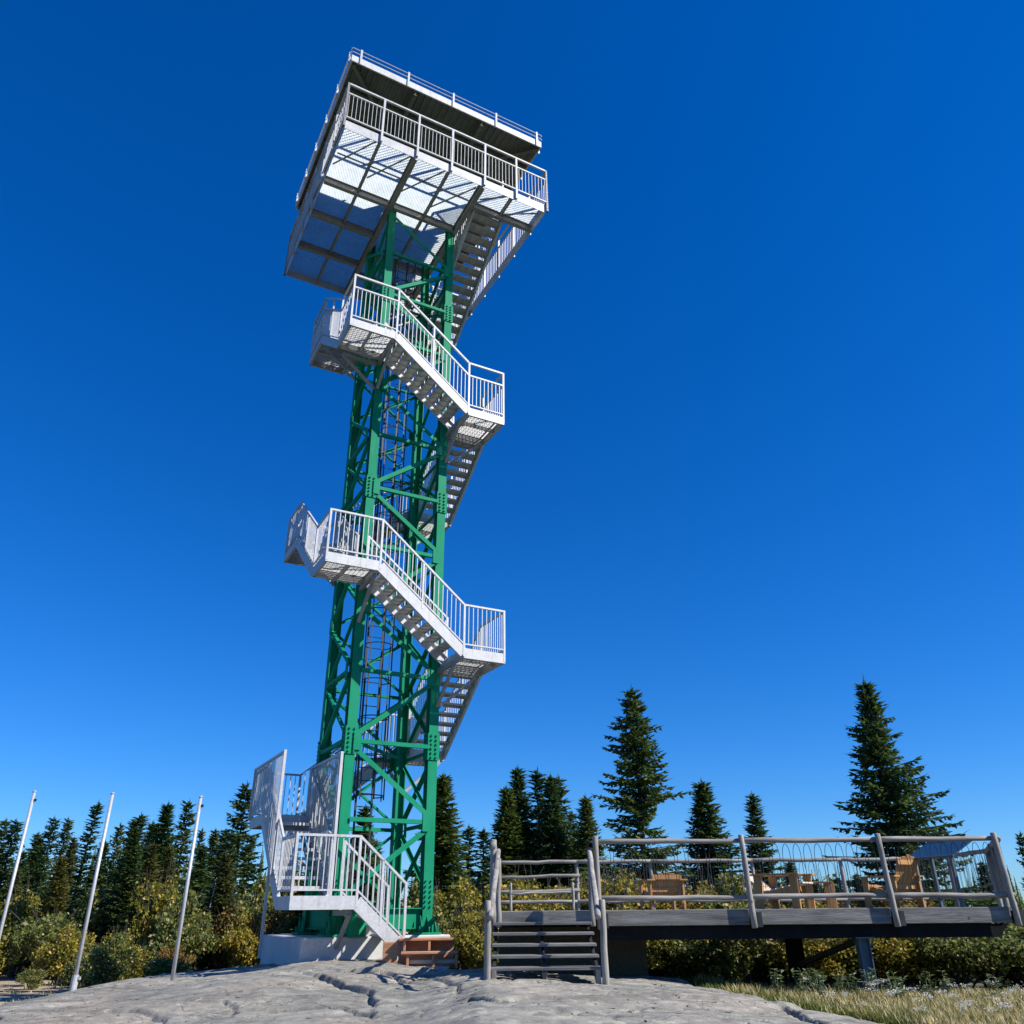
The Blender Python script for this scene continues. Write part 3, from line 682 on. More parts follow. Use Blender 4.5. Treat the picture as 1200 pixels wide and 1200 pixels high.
for (p, q) in (((RU0 + .1, RV0 + .1), (-0.24, -0.1)), ((RU1 - .1, RV0 + .1), (2.24, -0.1)), ((RU0 + .1, RV1 - .1), (-0.24, 2.1)), ((RU1 - .1, RV1 - .1), (2.24, 2.1))):
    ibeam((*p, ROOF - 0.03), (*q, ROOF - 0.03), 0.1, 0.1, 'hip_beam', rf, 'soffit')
# roof-edge guard: stub posts and two thin wires
for (A, B, nb) in (((RU0, RV0 - .02), (RU1, RV0 - .02), 4), ((RU0 - .02, RV0), (RU0 - .02, RV1), 5), ((RU1 + .02, RV0), (RU1 + .02, RV1), 5)):
    A, B = Vector((*A, ROOF)), Vector((*B, ROOF)); d = (B - A).normalized()
    for i in range(nb + 1):
        p = A.lerp(B, (i + 0.18) / (nb + 0.3)); MB().bar(p + Vector((0, 0, -0.05)), p + Vector((0, 0, 0.62)), 0.06, 0.03, (0, 1, 0)).build('guard_post', 'white', rf)
    mb = MB()
    for z in (0.38, 0.56): mb.tube([A + Vector((0, 0, z)), B + Vector((0, 0, z))], 0.014, 5)
    mb.build('guard_wire', 'galv', rf)
mb = MB(); mb.tube([(2.6, 2.2, ROOF + .26), (2.6, 2.2, ROOF + 0.6)], 0.03, 6); mb.build('mast_stub', 'galv', rf)

# ---- concrete footing, step box ---------------------------------------------
cf = MB()
cf.prism([(-0.77, -0.42), (2.42, -0.42), (2.42, 3.0), (-0.77, 2.9)], lambda x, y, t: (x, y, t), -1.9, ZB - 0.005)
cf = cf.build('concrete_footing', 'concrete', None, bevel=0.02); cf.matrix_world = tw.matrix_basis
cf.location = (-3.716, 18.436, 0); cf.rotation_euler = (0, 0, PSI)
tag(cf, 'pale concrete footing slab under the green tower legs', 'footing')
sb = empty('step_box', (-1.70, 17.35, -1.0), R(6), 1.05); tag(sb, 'low two-tier reddish cedar step box at the foot of the tower', 'steps')
def bx(name, a, b, m, par, bev=0.004): return MB().span(a, b).build(name, m, par, bevel=bev)
bx('top_board', (-0.52, 0.10, 0.43), (0.50, 0.46, 0.465), 'cedar', sb); bx('lower_board', (-0.46, -0.22, 0.225), (0.56, 0.09, 0.26), 'cedar', sb)
for x in (-0.43, 0.02): bx('upright', (x, 0.11, 0.265), (x + 0.045, 0.44, 0.428), 'cedar', sb)
for x in (-0.36, 0.10, 0.51): bx('upright', (x, -0.19, 0.0), (x + 0.045, 0.09, 0.222), 'cedar', sb)
bx('back_board', (-0.52, 0.45, 0.0), (0.50, 0.475, 0.427), 'cedar', sb); bx('base_board', (-0.312, -0.1, 0.07), (0.098, -0.07, 0.13), 'pale', sb); bx('base_board', (0.148, -0.1, 0.07), (0.508, -0.07, 0.13), 'pale', sb)
bx('side_board', (-0.80, 0.20, 0.05), (-0.53, 0.235, 0.41), 'cedar', sb)
for i, (x, y, a) in enumerate(((0.26, -0.25, 0.3), (0.36, -0.22, -0.5), (0.30, -0.12, 1.1))):
    lg_ = MB().tube([(-0.09, 0, 0), (0.09, 0, 0)], [0.05, 0.042], 9).build('firewood_log', 'pale'); lg_.location = (-1.70 + x, 17.35 + y, rz_(-1.70 + x, 17.35 + y) + 0.05); lg_.rotation_euler = (0, R(8), a)
    tag(lg_, 'short split firewood log lying in front of the cedar step box', 'log', 'firewood by the step box')

# ================================================================= DECK
dk = empty('viewing_deck', (0, 0, 0)); tag(dk, 'raised weathered timber viewing deck with peeled log railings and stairs', 'deck')
DY, DZ = 14.5, -0.06
POLY = [(-0.42, 14.53), (8.12, 14.53), (9.6, 17.6), (9.6, 21.0), (-0.42, 20.6)]
def xr(y):   # right edge of the deck at y
    return float(np.interp(y, [14.53, 17.6, 21.0], [8.12, 9.6, 9.6]))
y = 14.54; i = 0
while y < 20.5:
    x1 = xr(y + 0.07) - 0.01; cut = [-0.42, 2.4 + (i % 3) * 1.5, 5.6 + (i % 2) * 1.2, x1] 
    for a, b in zip(cut[:-1], cut[1:]): MB().span((a + .004, y, DZ - 0.04), (b - .004, y + 0.137, DZ)).build('deck_board', 'wood_x', dk)
    y += 0.143; i += 1
# fascia planks between the front posts, dark beam below
PX = [1.36, 3.83, 6.12, 8.06]
for a, b in zip(PX[:-1], PX[1:]): MB().span((a + 0.06, 14.485, DZ - 0.215), (b - 0.05, 14.527, DZ + 0.012)).build('fascia_plank', 'wood_x', dk, bevel=0.006)
MB().span((-0.38, 14.485, DZ - 0.16), (1.24, 14.527, DZ + 0.012)).build('fascia_plank', 'wood_x', dk, bevel=0.006)
def side_fascia(p, q): mb = MB(); mb.bar((*p, DZ - 0.1), (*q, DZ - 0.1), 0.042, 0.215); mb.build('fascia_plank', 'wood_y', dk)
side_fascia((8.15, 14.56), (9.63, 17.62)); side_fascia((9.63, 17.64), (9.63, 21.0)); side_fascia((-0.45, 14.54), (-0.45, 20.6))
mb = MB(); mb.prism([(1.4, -0.29), (7.98, -0.29), (7.84, -0.48), (1.4, -0.48)], lambda x, z, t: (x, t, z), 14.62, 14.78); mb.build('main_beam', 'tar', dk)
mb = MB(); mb.prism([(-0.3, -0.29), (9.2, -0.29), (9.2, -0.48), (-0.3, -0.48)], lambda x, z, t: (x, t, z), 17.4, 17.56); mb.build('main_beam', 'dark', dk)
mb = MB(); mb.prism([(-0.3, -0.29), (9.4, -0.29), (9.4, -0.48), (-0.3, -0.48)], lambda x, z, t: (x, t, z), 19.9, 20.06); mb.build('main_beam', 'dark', dk)
x = -0.2
while x < 9.0:
    MB().span((x, 14.80, DZ - 0.23), (x + 0.05, 20.4 if x < 8 else 18 + (9.2 - x), DZ - 0.045)).build('joist', 'dark', dk); x += 0.6
# steel columns and a raking strut
def column(x, y, m='steel_blue', r=0.09):
    zb = gz(x, y) - 0.3; mb = MB(); mb.span((x - r, y - r, zb), (x - r + .015, y + r, -0.485)); mb.span((x + r - .015, y - r, zb), (x + r, y + r, -0.485)); mb.span((x - r + .015, y - .008, zb), (x + r - .015, y + .008, -0.485)); mb.span((x - r - .06, y - r - .06, -0.485), (x + r + .06, y + r + .06, -0.465)); mb.build('support_column', m, dk)
column(5.62, 14.72); column(5.35, 17.48, 'tar', 0.13); column(1.9, 19.96, 'tar', 0.1)
mb = MB(); mb.bar((5.35, 17.3, -1.0), (5.6, 14.85, -0.52), 0.08, 0.08); mb.build('strut', 'dark', dk)
# log railing --------------------------------------------------------------
def log(name, p, q, r0, r1=None, m='log', parent=dk, wob=0.012, n=7):
    p, q = Vector(p), Vector(q); r1 = r1 or r0; pts = []; L = (q - p)
    for i in range(n):
        t = i / (n - 1); o = Vector((rng.uniform(-1, 1), rng.uniform(-1, 1), rng.uniform(-1, 1))) * wob * (0 < i < n - 1)
        pts.append(p + L * t + o)
    rad = [(r0 * (1 - i / (n - 1)) + r1 * i / (n - 1)) * rng.uniform(0.95, 1.05) for i in range(n)]
    pts = [p - L.normalized() * 0.012] + pts + [q + L.normalized() * 0.012]; rad = [rad[0] * 0.7] + rad + [rad[-1] * 0.7]
    return MB().tube(pts, rad, 10).build(name, m, parent, smooth=True)
def post(x, y, z0, z1, r=0.06, lean=(0, 0)): return log('rail_post', (x, y, z0), (x + lean[0], y + lean[1], z1), r, r * 0.9, 'wood_z', wob=0.006)
FY = 14.42
for i, x in enumerate(PX):
    post(x, FY, DZ - 0.25, 1.06, 0.05, (-0.015 - 0.03 * (i > 0), 0))
    MB().span((x + 0.05, FY - 0.02, DZ - 0.245), (x + 0.13, 14.485, DZ - 0.03)).build('bracket_block', 'dark', dk)
for a, b in zip(PX[:-1], PX[1:]):
    log('top_rail', (a - 0.02, FY + 0.06, 0.985), (b - 0.03, FY + 0.06, 0.985), 0.043, 0.037); log('low_rail', (a, FY + 0.06, 0.13), (b - 0.01, FY + 0.06, 0.13), 0.042, 0.035)
def wires(p, q, z0=0.13, z1=0.93, step=0.165):
    p, q = Vector(p), Vector(q); L = (q - p).length; n = int(L / step)
    for i in range(n):
        c = p.lerp(q, (i + 0.5) / n); d = (q - p).normalized() * (L / n * 0.36)
        pts = [c - d + Vector((0, 0, z0))]
        for t in np.linspace(0, math.pi, 9): pts.append(c - d * math.cos(t) + Vector((0, 0, z1 - 0.20 + 0.20 * math.sin(t))))
        pts.append(c + d * 1.3 + Vector((0, 0, z0)))
        MB().tube(pts, 0.0048, 4, False).build('wire_loop', 'dark', dk)
for a, b in zip(PX[:-1], PX[1:]): wires((a + 0.08, FY + 0.09, 0), (b - 0.08, FY + 0.09, 0))
RP = [(8.08, 14.42), (8.86, 16.1), (9.62, 17.7), (9.62, 19.35), (9.62, 21.0)]
for (x, y) in RP[1:]: post(x, y, DZ - 0.2, 1.0, 0.052)
for a, b in zip(RP[:-1], RP[1:]):
    log('top_rail', (*a, 0.97), (*b, 0.97), 0.045, 0.04); log('low_rail', (*a, 0.13), (*b, 0.13), 0.04, 0.036); wires((*a, 0), (*b, 0))
BX = [-0.42, 1.45, 3.2, 5.6, 7.7, 9.62]; BY = 20.65
for x in BX[:-1]: post(x, BY, DZ - 0.2, 1.0, 0.05)
for a, b in zip(BX[:-1], BX[1:]):
    log('top_rail', (a, BY - 0.05, 0.965), (b, BY - 0.05, 0.965), 0.042, 0.04); log('low_rail', (a, BY - 0.05, 0.12), (b, BY - 0.05, 0.12), 0.04, 0.036)
log('mid_rail', (-0.5, BY - 0.07, 0.64), (1.5, BY - 0.07, 0.67), 0.035); log('mid_rail', (-0.55, BY - 0.07, 0.33), (1.5, BY - 0.07, 0.36), 0.04)
wires((1.5, BY + 0.02, 0), (9.6, BY + 0.02, 0), step=0.22)
post(-0.10, 19.2, DZ, 0.48, 0.03); post(1.25, 19.2, DZ, 0.48, 0.03); log('bar', (-0.1, 19.2, 0.28), (1.25, 19.2, 0.3), 0.022)
# left side rail
post(-0.36, 14.45, DZ - 0.25, 1.02, 0.06); post(-0.42, 17.5, DZ - 0.2, 1.0, 0.05)
log('top_rail', (-0.36, 14.25, 0.93), (-0.42, 20.6, 0.965), 0.05, 0.05, 'wood_y'); log('low_rail', (-0.34, 14.3, 0.13), (-0.42, 20.6, 0.12), 0.05, 0.05, 'wood_y')
# stairs down towards the rock
TZ = [-0.20, -0.335, -0.475, -0.61, -0.745]; TY = [14.30, 13.98, 13.66, 13.34, 13.02]
for i, (z, y) in enumerate(zip(TZ, TY)):
    wdn = 0.0
    MB().span((-0.36, y - 0.15, z - 0.045), (1.20, y + 0.14, z - 0.004)).build('stair_tread', 'wood_x', dk, bevel=0.005)
for x in (-0.31, 0.40, 1.15):
    mb = MB(); mb.prism([(14.48, -0.24), (12.88, -0.80), (12.88, -1.02), (14.48, -0.52)], lambda yy, zz, t, x=x: (t, yy, zz), x - 0.022, x + 0.022); mb.build('stair_stringer', 'dark', dk)
for x in (0.40,): MB().span((x - 0.035, 12.9, rz_(x, 12.9) - 0.2), (x + 0.035, 12.97, -0.80)).build('stair_foot', 'wood_z', dk)
for x in (-0.31, 1.15): MB().span((x - 0.035, 12.86, rz_(x, 12.9) - 0.2), (x + 0.035, 12.94, -0.78)).build('stair_foot', 'wood_z', dk)
NX = ((-0.40, 12.88), (1.25, 12.86))
for (x, y) in NX: post(x, y, rz_(x, y) - 0.15, 0.09, 0.05, (0.0, 0.0))
log('stair_handrail', (-0.36, 12.76, -0.12), (-0.28, 14.5, 0.86), 0.048, 0.042, 'wood_y'); log('stair_handrail', (1.17, 12.74, -0.12), (1.24, 14.5, 0.86), 0.048, 0.042, 'wood_y')
log('stair_post', (-0.27, 14.2, DZ - .2), (-0.27, 14.2, 0.72), 0.045, 0.04, 'wood_z'); log('stair_post', (1.22, 14.2, DZ - .2), (1.22, 14.2, 0.72), 0.045, 0.04, 'wood_z')
# abutment behind the stairs
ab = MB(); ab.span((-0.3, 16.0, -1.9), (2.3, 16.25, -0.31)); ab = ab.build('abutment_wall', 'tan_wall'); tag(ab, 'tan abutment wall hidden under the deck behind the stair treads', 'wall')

# ---- furniture ---------------------------------------------------------------
def lounge_chair(loc, rz, label, back=0.88, lit='pine', sc=1.0, rec=24):
    c = empty('lounge_chair', loc, rz, sc); tag(c, label, 'chair', 'pine chairs on the deck')
    # local: +y is where the sitter faces
    for x in (-0.34, 0.34):
        bx('leg', (x - 0.02, 0.28, 0), (x + 0.02, 0.42, 0.53), 'pine', c); bx('leg', (x - 0.02, -0.36, 0), (x + 0.02, -0.22, 0.53), 'pine', c)
        bx('armrest', (x - 0.085, -0.42, 0.532), (x + 0.085, 0.48, 0.56), 'pine', c)
        mb = MB(); mb.bar((x * 0.86, 0.44, 0.33), (x * 0.86, -0.40, 0.17), 0.03, 0.11); mb.build('side_rail', 'pine', c)
    for i in range(6):
        t = i / 5; yy = 0.44 - t * 0.62; zz = 0.40 - t * 0.118
        MB().box((0, yy, zz), (0.60, 0.105, 0.022), Matrix.Rotation(R(10.8), 3, 'X')).build('seat_slat', lit, c)
    rot = Matrix.Rotation(R(22), 3, 'X')
    for i in range(5):
        x = (i - 2) * 0.118; L = back * (1 - 0.05 * abs(i - 2))
        p0 = Vector((x, -0.20, 0.26)); dirv = Vector((0, -math.sin(R(rec)), math.cos(R(rec))))
        MB().bar(p0, p0 + dirv * L, 0.108, 0.022, (0, 1, 0)).build('back_slat', lit, c)
    for hgt in (0.12, back * 0.8):
        p = Vector((0, -0.20, 0.26)) + Vector((0, -math.sin(R(rec)), math.cos(R(rec)))) * hgt + Vector((0, -0.03, 0))
        MB().box(p, (0.62, 0.03, 0.08)).build('back_rail', 'pine', c)
    return c
lounge_chair((3.02, 18.2, DZ), R(8), 'shaded brown pine lounge chair standing alone on the deck near its stairs', 0.46)
lounge_chair((4.95, 16.4, DZ), R(-128), 'low pine lounge chair with back slats coloured pale as if sunlit, leaning away from the sign', 0.55, 'pale', 1.05, 52)  # pale slat colour stands in for sunlight on the pine
lounge_chair((7.35, 17.2, DZ), R(28), 'upright golden pine chair next to the blue tilted sign', 0.72)
tb = empty('side_table', (5.62, 16.5, DZ), R(-12)); tag(tb, 'small square pine side table between two chairs on the deck', 'table')
for i in range(4): bx('table_slat', (-0.27, -0.27 + i * 0.137, 0.43), (0.27, -0.27 + i * 0.137 + 0.125, 0.455), 'pine_x', tb)
for x in (-0.22, 0.17):
    for y_ in (-0.24, 0.2): bx('leg', (x, y_, 0), (x + 0.12, y_ + 0.04, 0.428), 'pine', tb)
sg = empty('information_sign', (8.12, 16.6, DZ), R(-74)); tag(sg, 'blue tilted information panel on two steel posts at the end of the deck', 'sign')
MB().box((0, 0, 1.0), (1.25, 0.62, 0.02), Matrix.Rotation(R(27), 3, 'X')).build('panel', 'panel_blue', sg, bevel=0.004)
mb = MB()
for yy in (-0.285, 0.285): mb.box(Matrix.Rotation(R(27), 3, 'X') @ Vector((0, yy * 1.12, 0)) + Vector((0, 0, 1.0)), (1.27, 0.02, 0.035), Matrix.Rotation(R(27), 3, 'X'))
mb.build('panel_frame', 'steel_blue', sg)
for x in (-0.26, 0.26): bx('post', (x - 0.03, -0.03, 0), (x + 0.03, 0.03, 0.97), 'steel_blue', sg)

# ---- poles -------------------------------------------------------------------
def pole(x, y, top, label, sleeve):
    o = empty('bare_pole', (x, y, 0)); tag(o, label, 'pole', 'bare poles along the rock edge')
    zb = rz_(x, y) - 0.2
    MB().tube([(0, 0, zb), (0, 0, top)], [0.036, 0.03], 12).build('shaft', 'pole', o, smooth=True)
    MB().tube([(0, 0, top), (0, 0, top + 0.02)], [0.044, 0.03], 12).build('cap', 'pole', o)
    if sleeve: MB().tube([(0, 0, zb), (0, 0, zb + 0.45)], 0.058, 12).build('ground_sleeve', 'pole', o); MB().box((0.06, 0, zb + 0.40), (0.06, 0.05, 0.05)).build('bolt', 'pole', o)
    else: MB().box((0.055, 0, top - 0.16), (0.04, 0.03, 0.05)).build('cleat', 'dark', o)
pole(-9.74, 17, 2.19, 'white bare pole with a small cleat farthest from the tower', False)
pole(-7.76, 16.2, 2.04, 'white bare pole in a ground sleeve, middle one of three', True)
pole(-5.97, 16.0, 1.94, 'white bare pole closest to the tower stairs', False)

# ================================================================= VEGETATION
def conifer_mesh(name, H, Rb, seed, m='needle', droop=0.25, whorl=0.34, sparse=0.0, spread=1.0, bare=0.04, top_pow=0.85, nb=6, spray=0.30, skew=0.0, irregular=0.25):
    r = random.Random(seed); mb = MB(); v, f = mb.v, mb.f; br = MB()
    def kite(p, d, n, L, wd):
        s_ = d.cross(n)
        if s_.length < 1e-4: return
        s_.normalize(); b = len(v); m_ = p + d * (L * 0.45)
        v.extend((tuple(p - s_ * wd * .15), tuple(m_ - s_ * wd), tuple(p + d * L), tuple(m_ + s_ * wd))); f.append((b, b + 1, b + 2, b + 3))
    z = H * bare
    up = Vector((0, 0, 1)); lev = 0
    gaps = [(r.uniform(0, 6.28), r.uniform(0.1, 0.8) * H) for _ in range(int(8 * sparse) + 1)]
    while z < H * 0.985:
        t = z / H; base_r = Rb * (1 - t) ** top_pow + 0.05 + 0.02 * (1 - t)
        k = nb if t < 0.8 else max(4, nb - 1)
        a0 = r.uniform(0, 6.28)
        for i in range(k):
            if r.random() < sparse * 0.5: continue
            a = a0 + 6.283 * i / k + r.uniform(-.25, .25); zz = z + r.uniform(-.12, .12) * whorl * 2
            L = base_r * r.uniform(1 - irregular * 1.6, 1 + irregular * 0.6) * (1 + skew * math.cos(a))
            if any(abs((a - ga + 3.14) % 6.28 - 3.14) < 0.5 and abs(zz - gz_) < 0.07 * H for ga, gz_ in gaps): L *= 0.45
            if r.random() < 0.06: L *= 1.18
            out_ = Vector((math.cos(a), math.sin(a), 0)); dr = droop * (1.15 - t * 1.7) + r.uniform(-.08, .08)
            n = max(3, int(L / (spray * 0.42)))
            pp = Vector((0, 0, zz)); prev = pp.copy()
            for j in range(n):
                q = (j + 1) / n
                pos = Vector((0, 0, zz)) + out_ * (L * q) + up * (-dr * L * q * (1 - 0.42 * q) + 0.10 * L * q * q * (0.4 + t))
                d = (pos - prev).normalized(); side = d.cross(up).normalized()
                fan = (0.35 + 0.65 * math.sin(min(1.0, (1.08 - q) * 1.9) * 1.57)) * min(1.0, L * 0.9 + 0.25)
                for sg_ in (-1, 1):
                    dd = (d * r.uniform(0.5, 1.0) + side * sg_ * r.uniform(0.55, 1.0) + up * r.uniform(-0.38, 0.16)).normalized()
                    kite(prev.lerp(pos, r.random()), dd, (up + side * r.uniform(-.6, .6) + d * r.uniform(-.5, .5)).normalized(), spray * r.uniform(0.75, 1.45) * fan * spread, spray * r.uniform(0.13, 0.22))
                    if r.random() < 0.75: kite(prev.lerp(pos, r.random()), (dd + up * r.uniform(-0.9, 0.05)).normalized(), side, spray * r.uniform(0.6, 1.0) * fan, spray * 0.15)
                kite(prev, (d + up * r.uniform(-.1, .35)).normalized(), (up + side * r.uniform(-1, 1)).normalized(), spray * r.uniform(0.8, 1.2), spray * 0.14)
                prev = pos
            br.bar((0, 0, zz), prev, 0.012 + 0.018 * (1 - t), 0.012 + 0.018 * (1 - t))
        z += whorl * (1 - 0.62 * t) * r.uniform(0.75, 1.2); lev += 1
    for i in range(10):
        a = r.uniform(0, 6.28); kite(Vector((0, 0, H * 0.985 - 0.02 * i)), Vector((math.cos(a) * .35, math.sin(a) * .35, 1)).normalized(), Vector((-math.sin(a), math.cos(a), 0)), spray * 0.8, spray * 0.1)
    kite(Vector((0, 0, H * .97)), up, Vector((1, 0, 0)), H * 0.05 + .1, 0.03); kite(Vector((0, 0, H * .97)), up, Vector((0, 1, 0)), H * 0.05 + .1, 0.03)
    me = mb.mesh(name); me.materials.append(M[m])
    tr = br; rr = 0.014 * H + 0.03
    pts = [(0.02 * math.sin(i) * i * .2, 0.02 * math.cos(i * 1.7) * i * .2, -0.6 + (H * 1.0 + 0.6) * i / 8) for i in range(9)]; pts[-1] = (0, 0, H)
    tr.tube(pts, [rr * 1.25] + [rr * (1 - i / 8.3) for i in range(1, 9)], 8)
    tm = tr.mesh('trunk'); tm.materials.append(M['bark']); return me, tm, H
CON = {
    'big1': conifer_mesh('crown', 10.5, 2.75, 11, 'needle', 0.06, 0.30, 0.35, 1.0, 0.1, 0.70, 8, 0.36, 0.10, 0.38),
    'big2': conifer_mesh('crown', 9.0, 2.75, 5, 'needle', 0.10, 0.27, 0.15, 1.0, 0.05, 0.86, 9, 0.32, 0.10, 0.28),
    'fir1': conifer_mesh('crown', 9, 1.95, 21, 'needle', 0.20, 0.26, 0.02, 1.1, 0.02, 0.85, 9, 0.36),
    'fir2': conifer_mesh('crown', 9, 1.65, 22, 'needle', 0.15, 0.28, 0.08, 1.1, 0.02, 0.9, 8, 0.36),
    'fir3': conifer_mesh('crown', 9, 1.7, 41, 'needle', 0.30, 0.34, 0.45, 1.0, 0.10, 0.70, 7, 0.38, 0.12, 0.50),
    'fir4': conifer_mesh('crown', 9, 2.2, 42, 'needle_olive', 0.05, 0.30, 0.25, 1.0, 0.03, 1.05, 8, 0.36, -0.1, 0.40),
    'thin': conifer_mesh('crown', 9, 0.85, 23, 'needle', 0.2, 0.30, 0.3, 1.0, 0.04, 0.6, 7, 0.32, 0, 0.45),
    'olive': conifer_mesh('crown', 8, 2.0, 24, 'needle_olive', 0.25, 0.28, 0.10, 1.1, 0.02, 0.75, 8, 0.36),
    'scrag': conifer_mesh('crown', 9, 1.35, 25, 'needle', -0.1, 0.36, 0.55, 1.0, 0.12, 0.5, 7, 0.40, 0.1, 0.5),
}
def conifer(kind, x, y, ztop, label, group, width=1.0, rz=None, lean=0.0, name='spruce_tree'):
    me, tm, H = CON[kind]; zb = gz(x, y) - 0.15
    sc = (ztop - zb) / H
    o = empty(name, (x, y, zb), rng.uniform(0, 6.28) if rz is None else rz, (sc * width, sc * width, sc))
    if lean: o.rotation_euler = (0, lean, 0)
    tag(o, label, 'tree', group)
    link_obj('trunk', tm, o); link_obj('crown', me, o); return o
GL, GC = 'conifers of the forest edge behind the poles', 'firs behind the deck'
LB = {'fir1': 'dense dark conical spruce in the forest behind the bare poles', 'fir2': 'slender green fir in the forest behind the bare poles', 'fir3': 'gappy drooping spruce with uneven limbs in the forest behind the bare poles', 'fir4': 'wide-skirted yellowish fir in the forest behind the bare poles', 'olive': 'olive green broad conifer in the forest behind the bare poles', 'thin': 'very narrow spire-shaped spruce in the forest behind the bare poles', 'scrag': 'scraggly open-topped pine in the forest behind the bare poles'}
def lf(kind, x, y, zt, wdt=1.0, lean=0.0): conifer(kind, x, y, zt, LB[kind], GL + ' (' + kind.rstrip('12') + ' kind)' if False else GL, wdt, None, lean)
for (k, x, y, zt, wd) in (('fir3', -32.9, 55, 5.36, 1.1), ('scrag', -29.3, 50, 4.82, 1.2), ('fir3', -33.4, 60, 4.93, 1.2), ('scrag', -26.0, 48, 4.75, 1.0), ('scrag', -27.3, 52, 5.09, 0.9),
    ('fir2', -29.7, 58, 4.21, 1.2), ('scrag', -23.1, 50, 4.58, 0.9), ('fir3', -19.7, 44, 4.19, 1.1), ('thin', -17.6, 40, 4.07, 1.7),
    ('fir1', -19.5, 46, 4.29, 1.2), ('fir1', -15.6, 38, 4.33, 1.1), ('fir3', -16.2, 42, 4.85, 1.2), ('thin', -20.1, 55, 4.69, 1.0), ('fir2', -18.2, 52, 4.38, 1.2), ('fir2', -16.9, 50, 4.25, 1.1),
    ('olive', -17.2, 33, 1.9, 1.0), ('olive', -13.6, 34, 2.3, 1.0), ('fir4', -24.8, 41, 2.6, 1.1), ('fir3', -21.6, 38, 2.4, 1.2), ('olive', -20.0, 35, 1.6, 1.1), ('fir1', -27.5, 43, 3.0, 1.2),
    ('fir4', -13.2, 31.5, 2.2, 1.3), ('fir1', -14.6, 33, 2.9, 1.1), ('olive', -11.0, 33, 2.0, 1.1), ('fir3', -9.3, 35, 2.1, 1.2), ('fir4', -22.6, 44, 3.4, 1.1), ('fir4', -30.5, 47, 3.4, 1.2),
    ('olive', -25.2, 37, 1.2, 1.0), ('fir3', -12.2, 37, 3.0, 1.2), ('fir2', -10.4, 40, 3.3, 1.3), ('fir4', -8.4, 38, 2.6, 1.3), ('fir3', -34, 50, 3.9, 1.2), ('olive', -29.8, 42, 2.0, 1.2), ('fir1', -36, 52, 4.2, 1.3), ('fir1', -26.2, 55, 4.0, 1.3), ('fir3', -23.5, 56, 4.1, 1.2), ('fir1', -31, 56, 4.4, 1.2), ('fir2', -6.6, 41, 2.9, 1.4), ('fir3', -13.8, 45, 3.4, 1.3), ('fir2', -17, 47, 3.2, 1.4)):
    lf(k, x, y, zt, wd)
conifer('thin', -23.1, 46, 5.32, 'tall narrow leaning spruce spire standing above the forest behind the poles', None, 1.25, None, 0.05)
conifer('scrag', -12.8, 40, 5.4, 'open-branched dark pine rising right beside the tower stairs', None, 1.25)
conifer('fir1', -2.55, 30, 4.3, 'broad dark spruce standing close behind the right tower leg', None, 1.35)
conifer('fir1', -4.4, 25.2, 2.2, 'short full spruce behind the tower footing, seen between the green legs', None, 1.5)
conifer('fir1', -6.1, 26.2, 1.4, 'squat dark spruce behind the lowest tower stairs', None, 1.7)
conifer('fir1', -5.2, 29.5, 3.2, 'dark spruce seen through the tower lattice', None, 1.3)
def snag(x, y, ztop, lean, label):
    r = random.Random(int(x * 10)); zb = gz(x, y) - 0.2; H = ztop - zb; mb = MB(); o = empty('dead_tree', (x, y, zb)); tag(o, label, 'tree', 'bare grey trunks in the forest edge')
    MB().tube([(0, 0, -.2), (lean * H * .5, 0, H * .5), (lean * H, 0.1, H)], [0.06, 0.045, 0.012], 7).build('trunk', 'bark_pale', o)
    for i in range(16):
        t = r.uniform(0.25, 0.97); a = r.uniform(0, 6.28); L = (1.15 - t) * r.uniform(0.4, 1.1); p = Vector((lean * H * t, 0.1 * t, H * t))
        MB().tube([p, p + Vector((math.cos(a) * L * .6, math.sin(a) * L * .6, L * .1)), p + Vector((math.cos(a) * L, math.sin(a) * L, -L * .12))], [0.014, 0.009, 0.003], 5).build('limb', 'bark_pale', o)
for x, y, zt, ln in ((-20.9, 33.5, 0.3, 0.14), (-24.4, 39, 1.9, 0.06), (-11.4, 32.6, 1.1, 0.08)): snag(x, y, zt, ln, 'dead grey trunk with bare limbs at the forest edge behind the poles')
FL_ = {(-0.42, 44): 'dark fir on the tower side of the clump, half a crown below its neighbour', (0.2, 45): 'tallest pointed fir of the clump behind the deck stairs', (1.9, 44): 'one of two touching tall firs behind the deck stairs', (2.36, 45): 'one of two touching tall firs behind the deck stairs', (3.61, 43): 'short conical fir of the clump, standing next to the large ragged spruce', (3.67, 55): 'small distant fir tip peeking out behind the touching firs'}
for (k, x, y, zt, wd) in (('fir1', -0.42, 44, 5.67, 1.2), ('fir1', 0.2, 45, 6.8, 1.05), ('fir1', 1.9, 44, 6.21, 1.05), ('fir3', 2.36, 45, 6.3, 1.25), ('fir1', 3.61, 43, 5.05, 1.15), ('fir3', 3.67, 55, 5.47, 1.2)): conifer(k, x, y, zt, FL_[(x, y)], GC, wd)
conifer('thin', 1.34, 48, 7.1, 'thin pointed spruce spire in the clump behind the deck stairs', None, 1.5)
conifer('thin', -3.22, 60, 5.12, 'small distant spruce tip between the tower and the deck stairs', 'distant spruce tips', 1.8); conifer('thin', -2.17, 60, 4.91, 'small distant spruce tip between the tower and the deck stairs', 'distant spruce tips', 1.8)
conifer('big1', 4.74, 32, 7.85, 'large ragged spruce with open limbs behind the shaded chair', None, 1.0, R(200))
conifer('fir1', 9.39, 42, 5.6, 'conical spruce beside the large ragged spruce behind the deck', None, 1.45)
conifer('fir2', 10.71, 38, 4.5, 'smaller bluish fir with a thin leader behind the deck railing', None, 1.25)
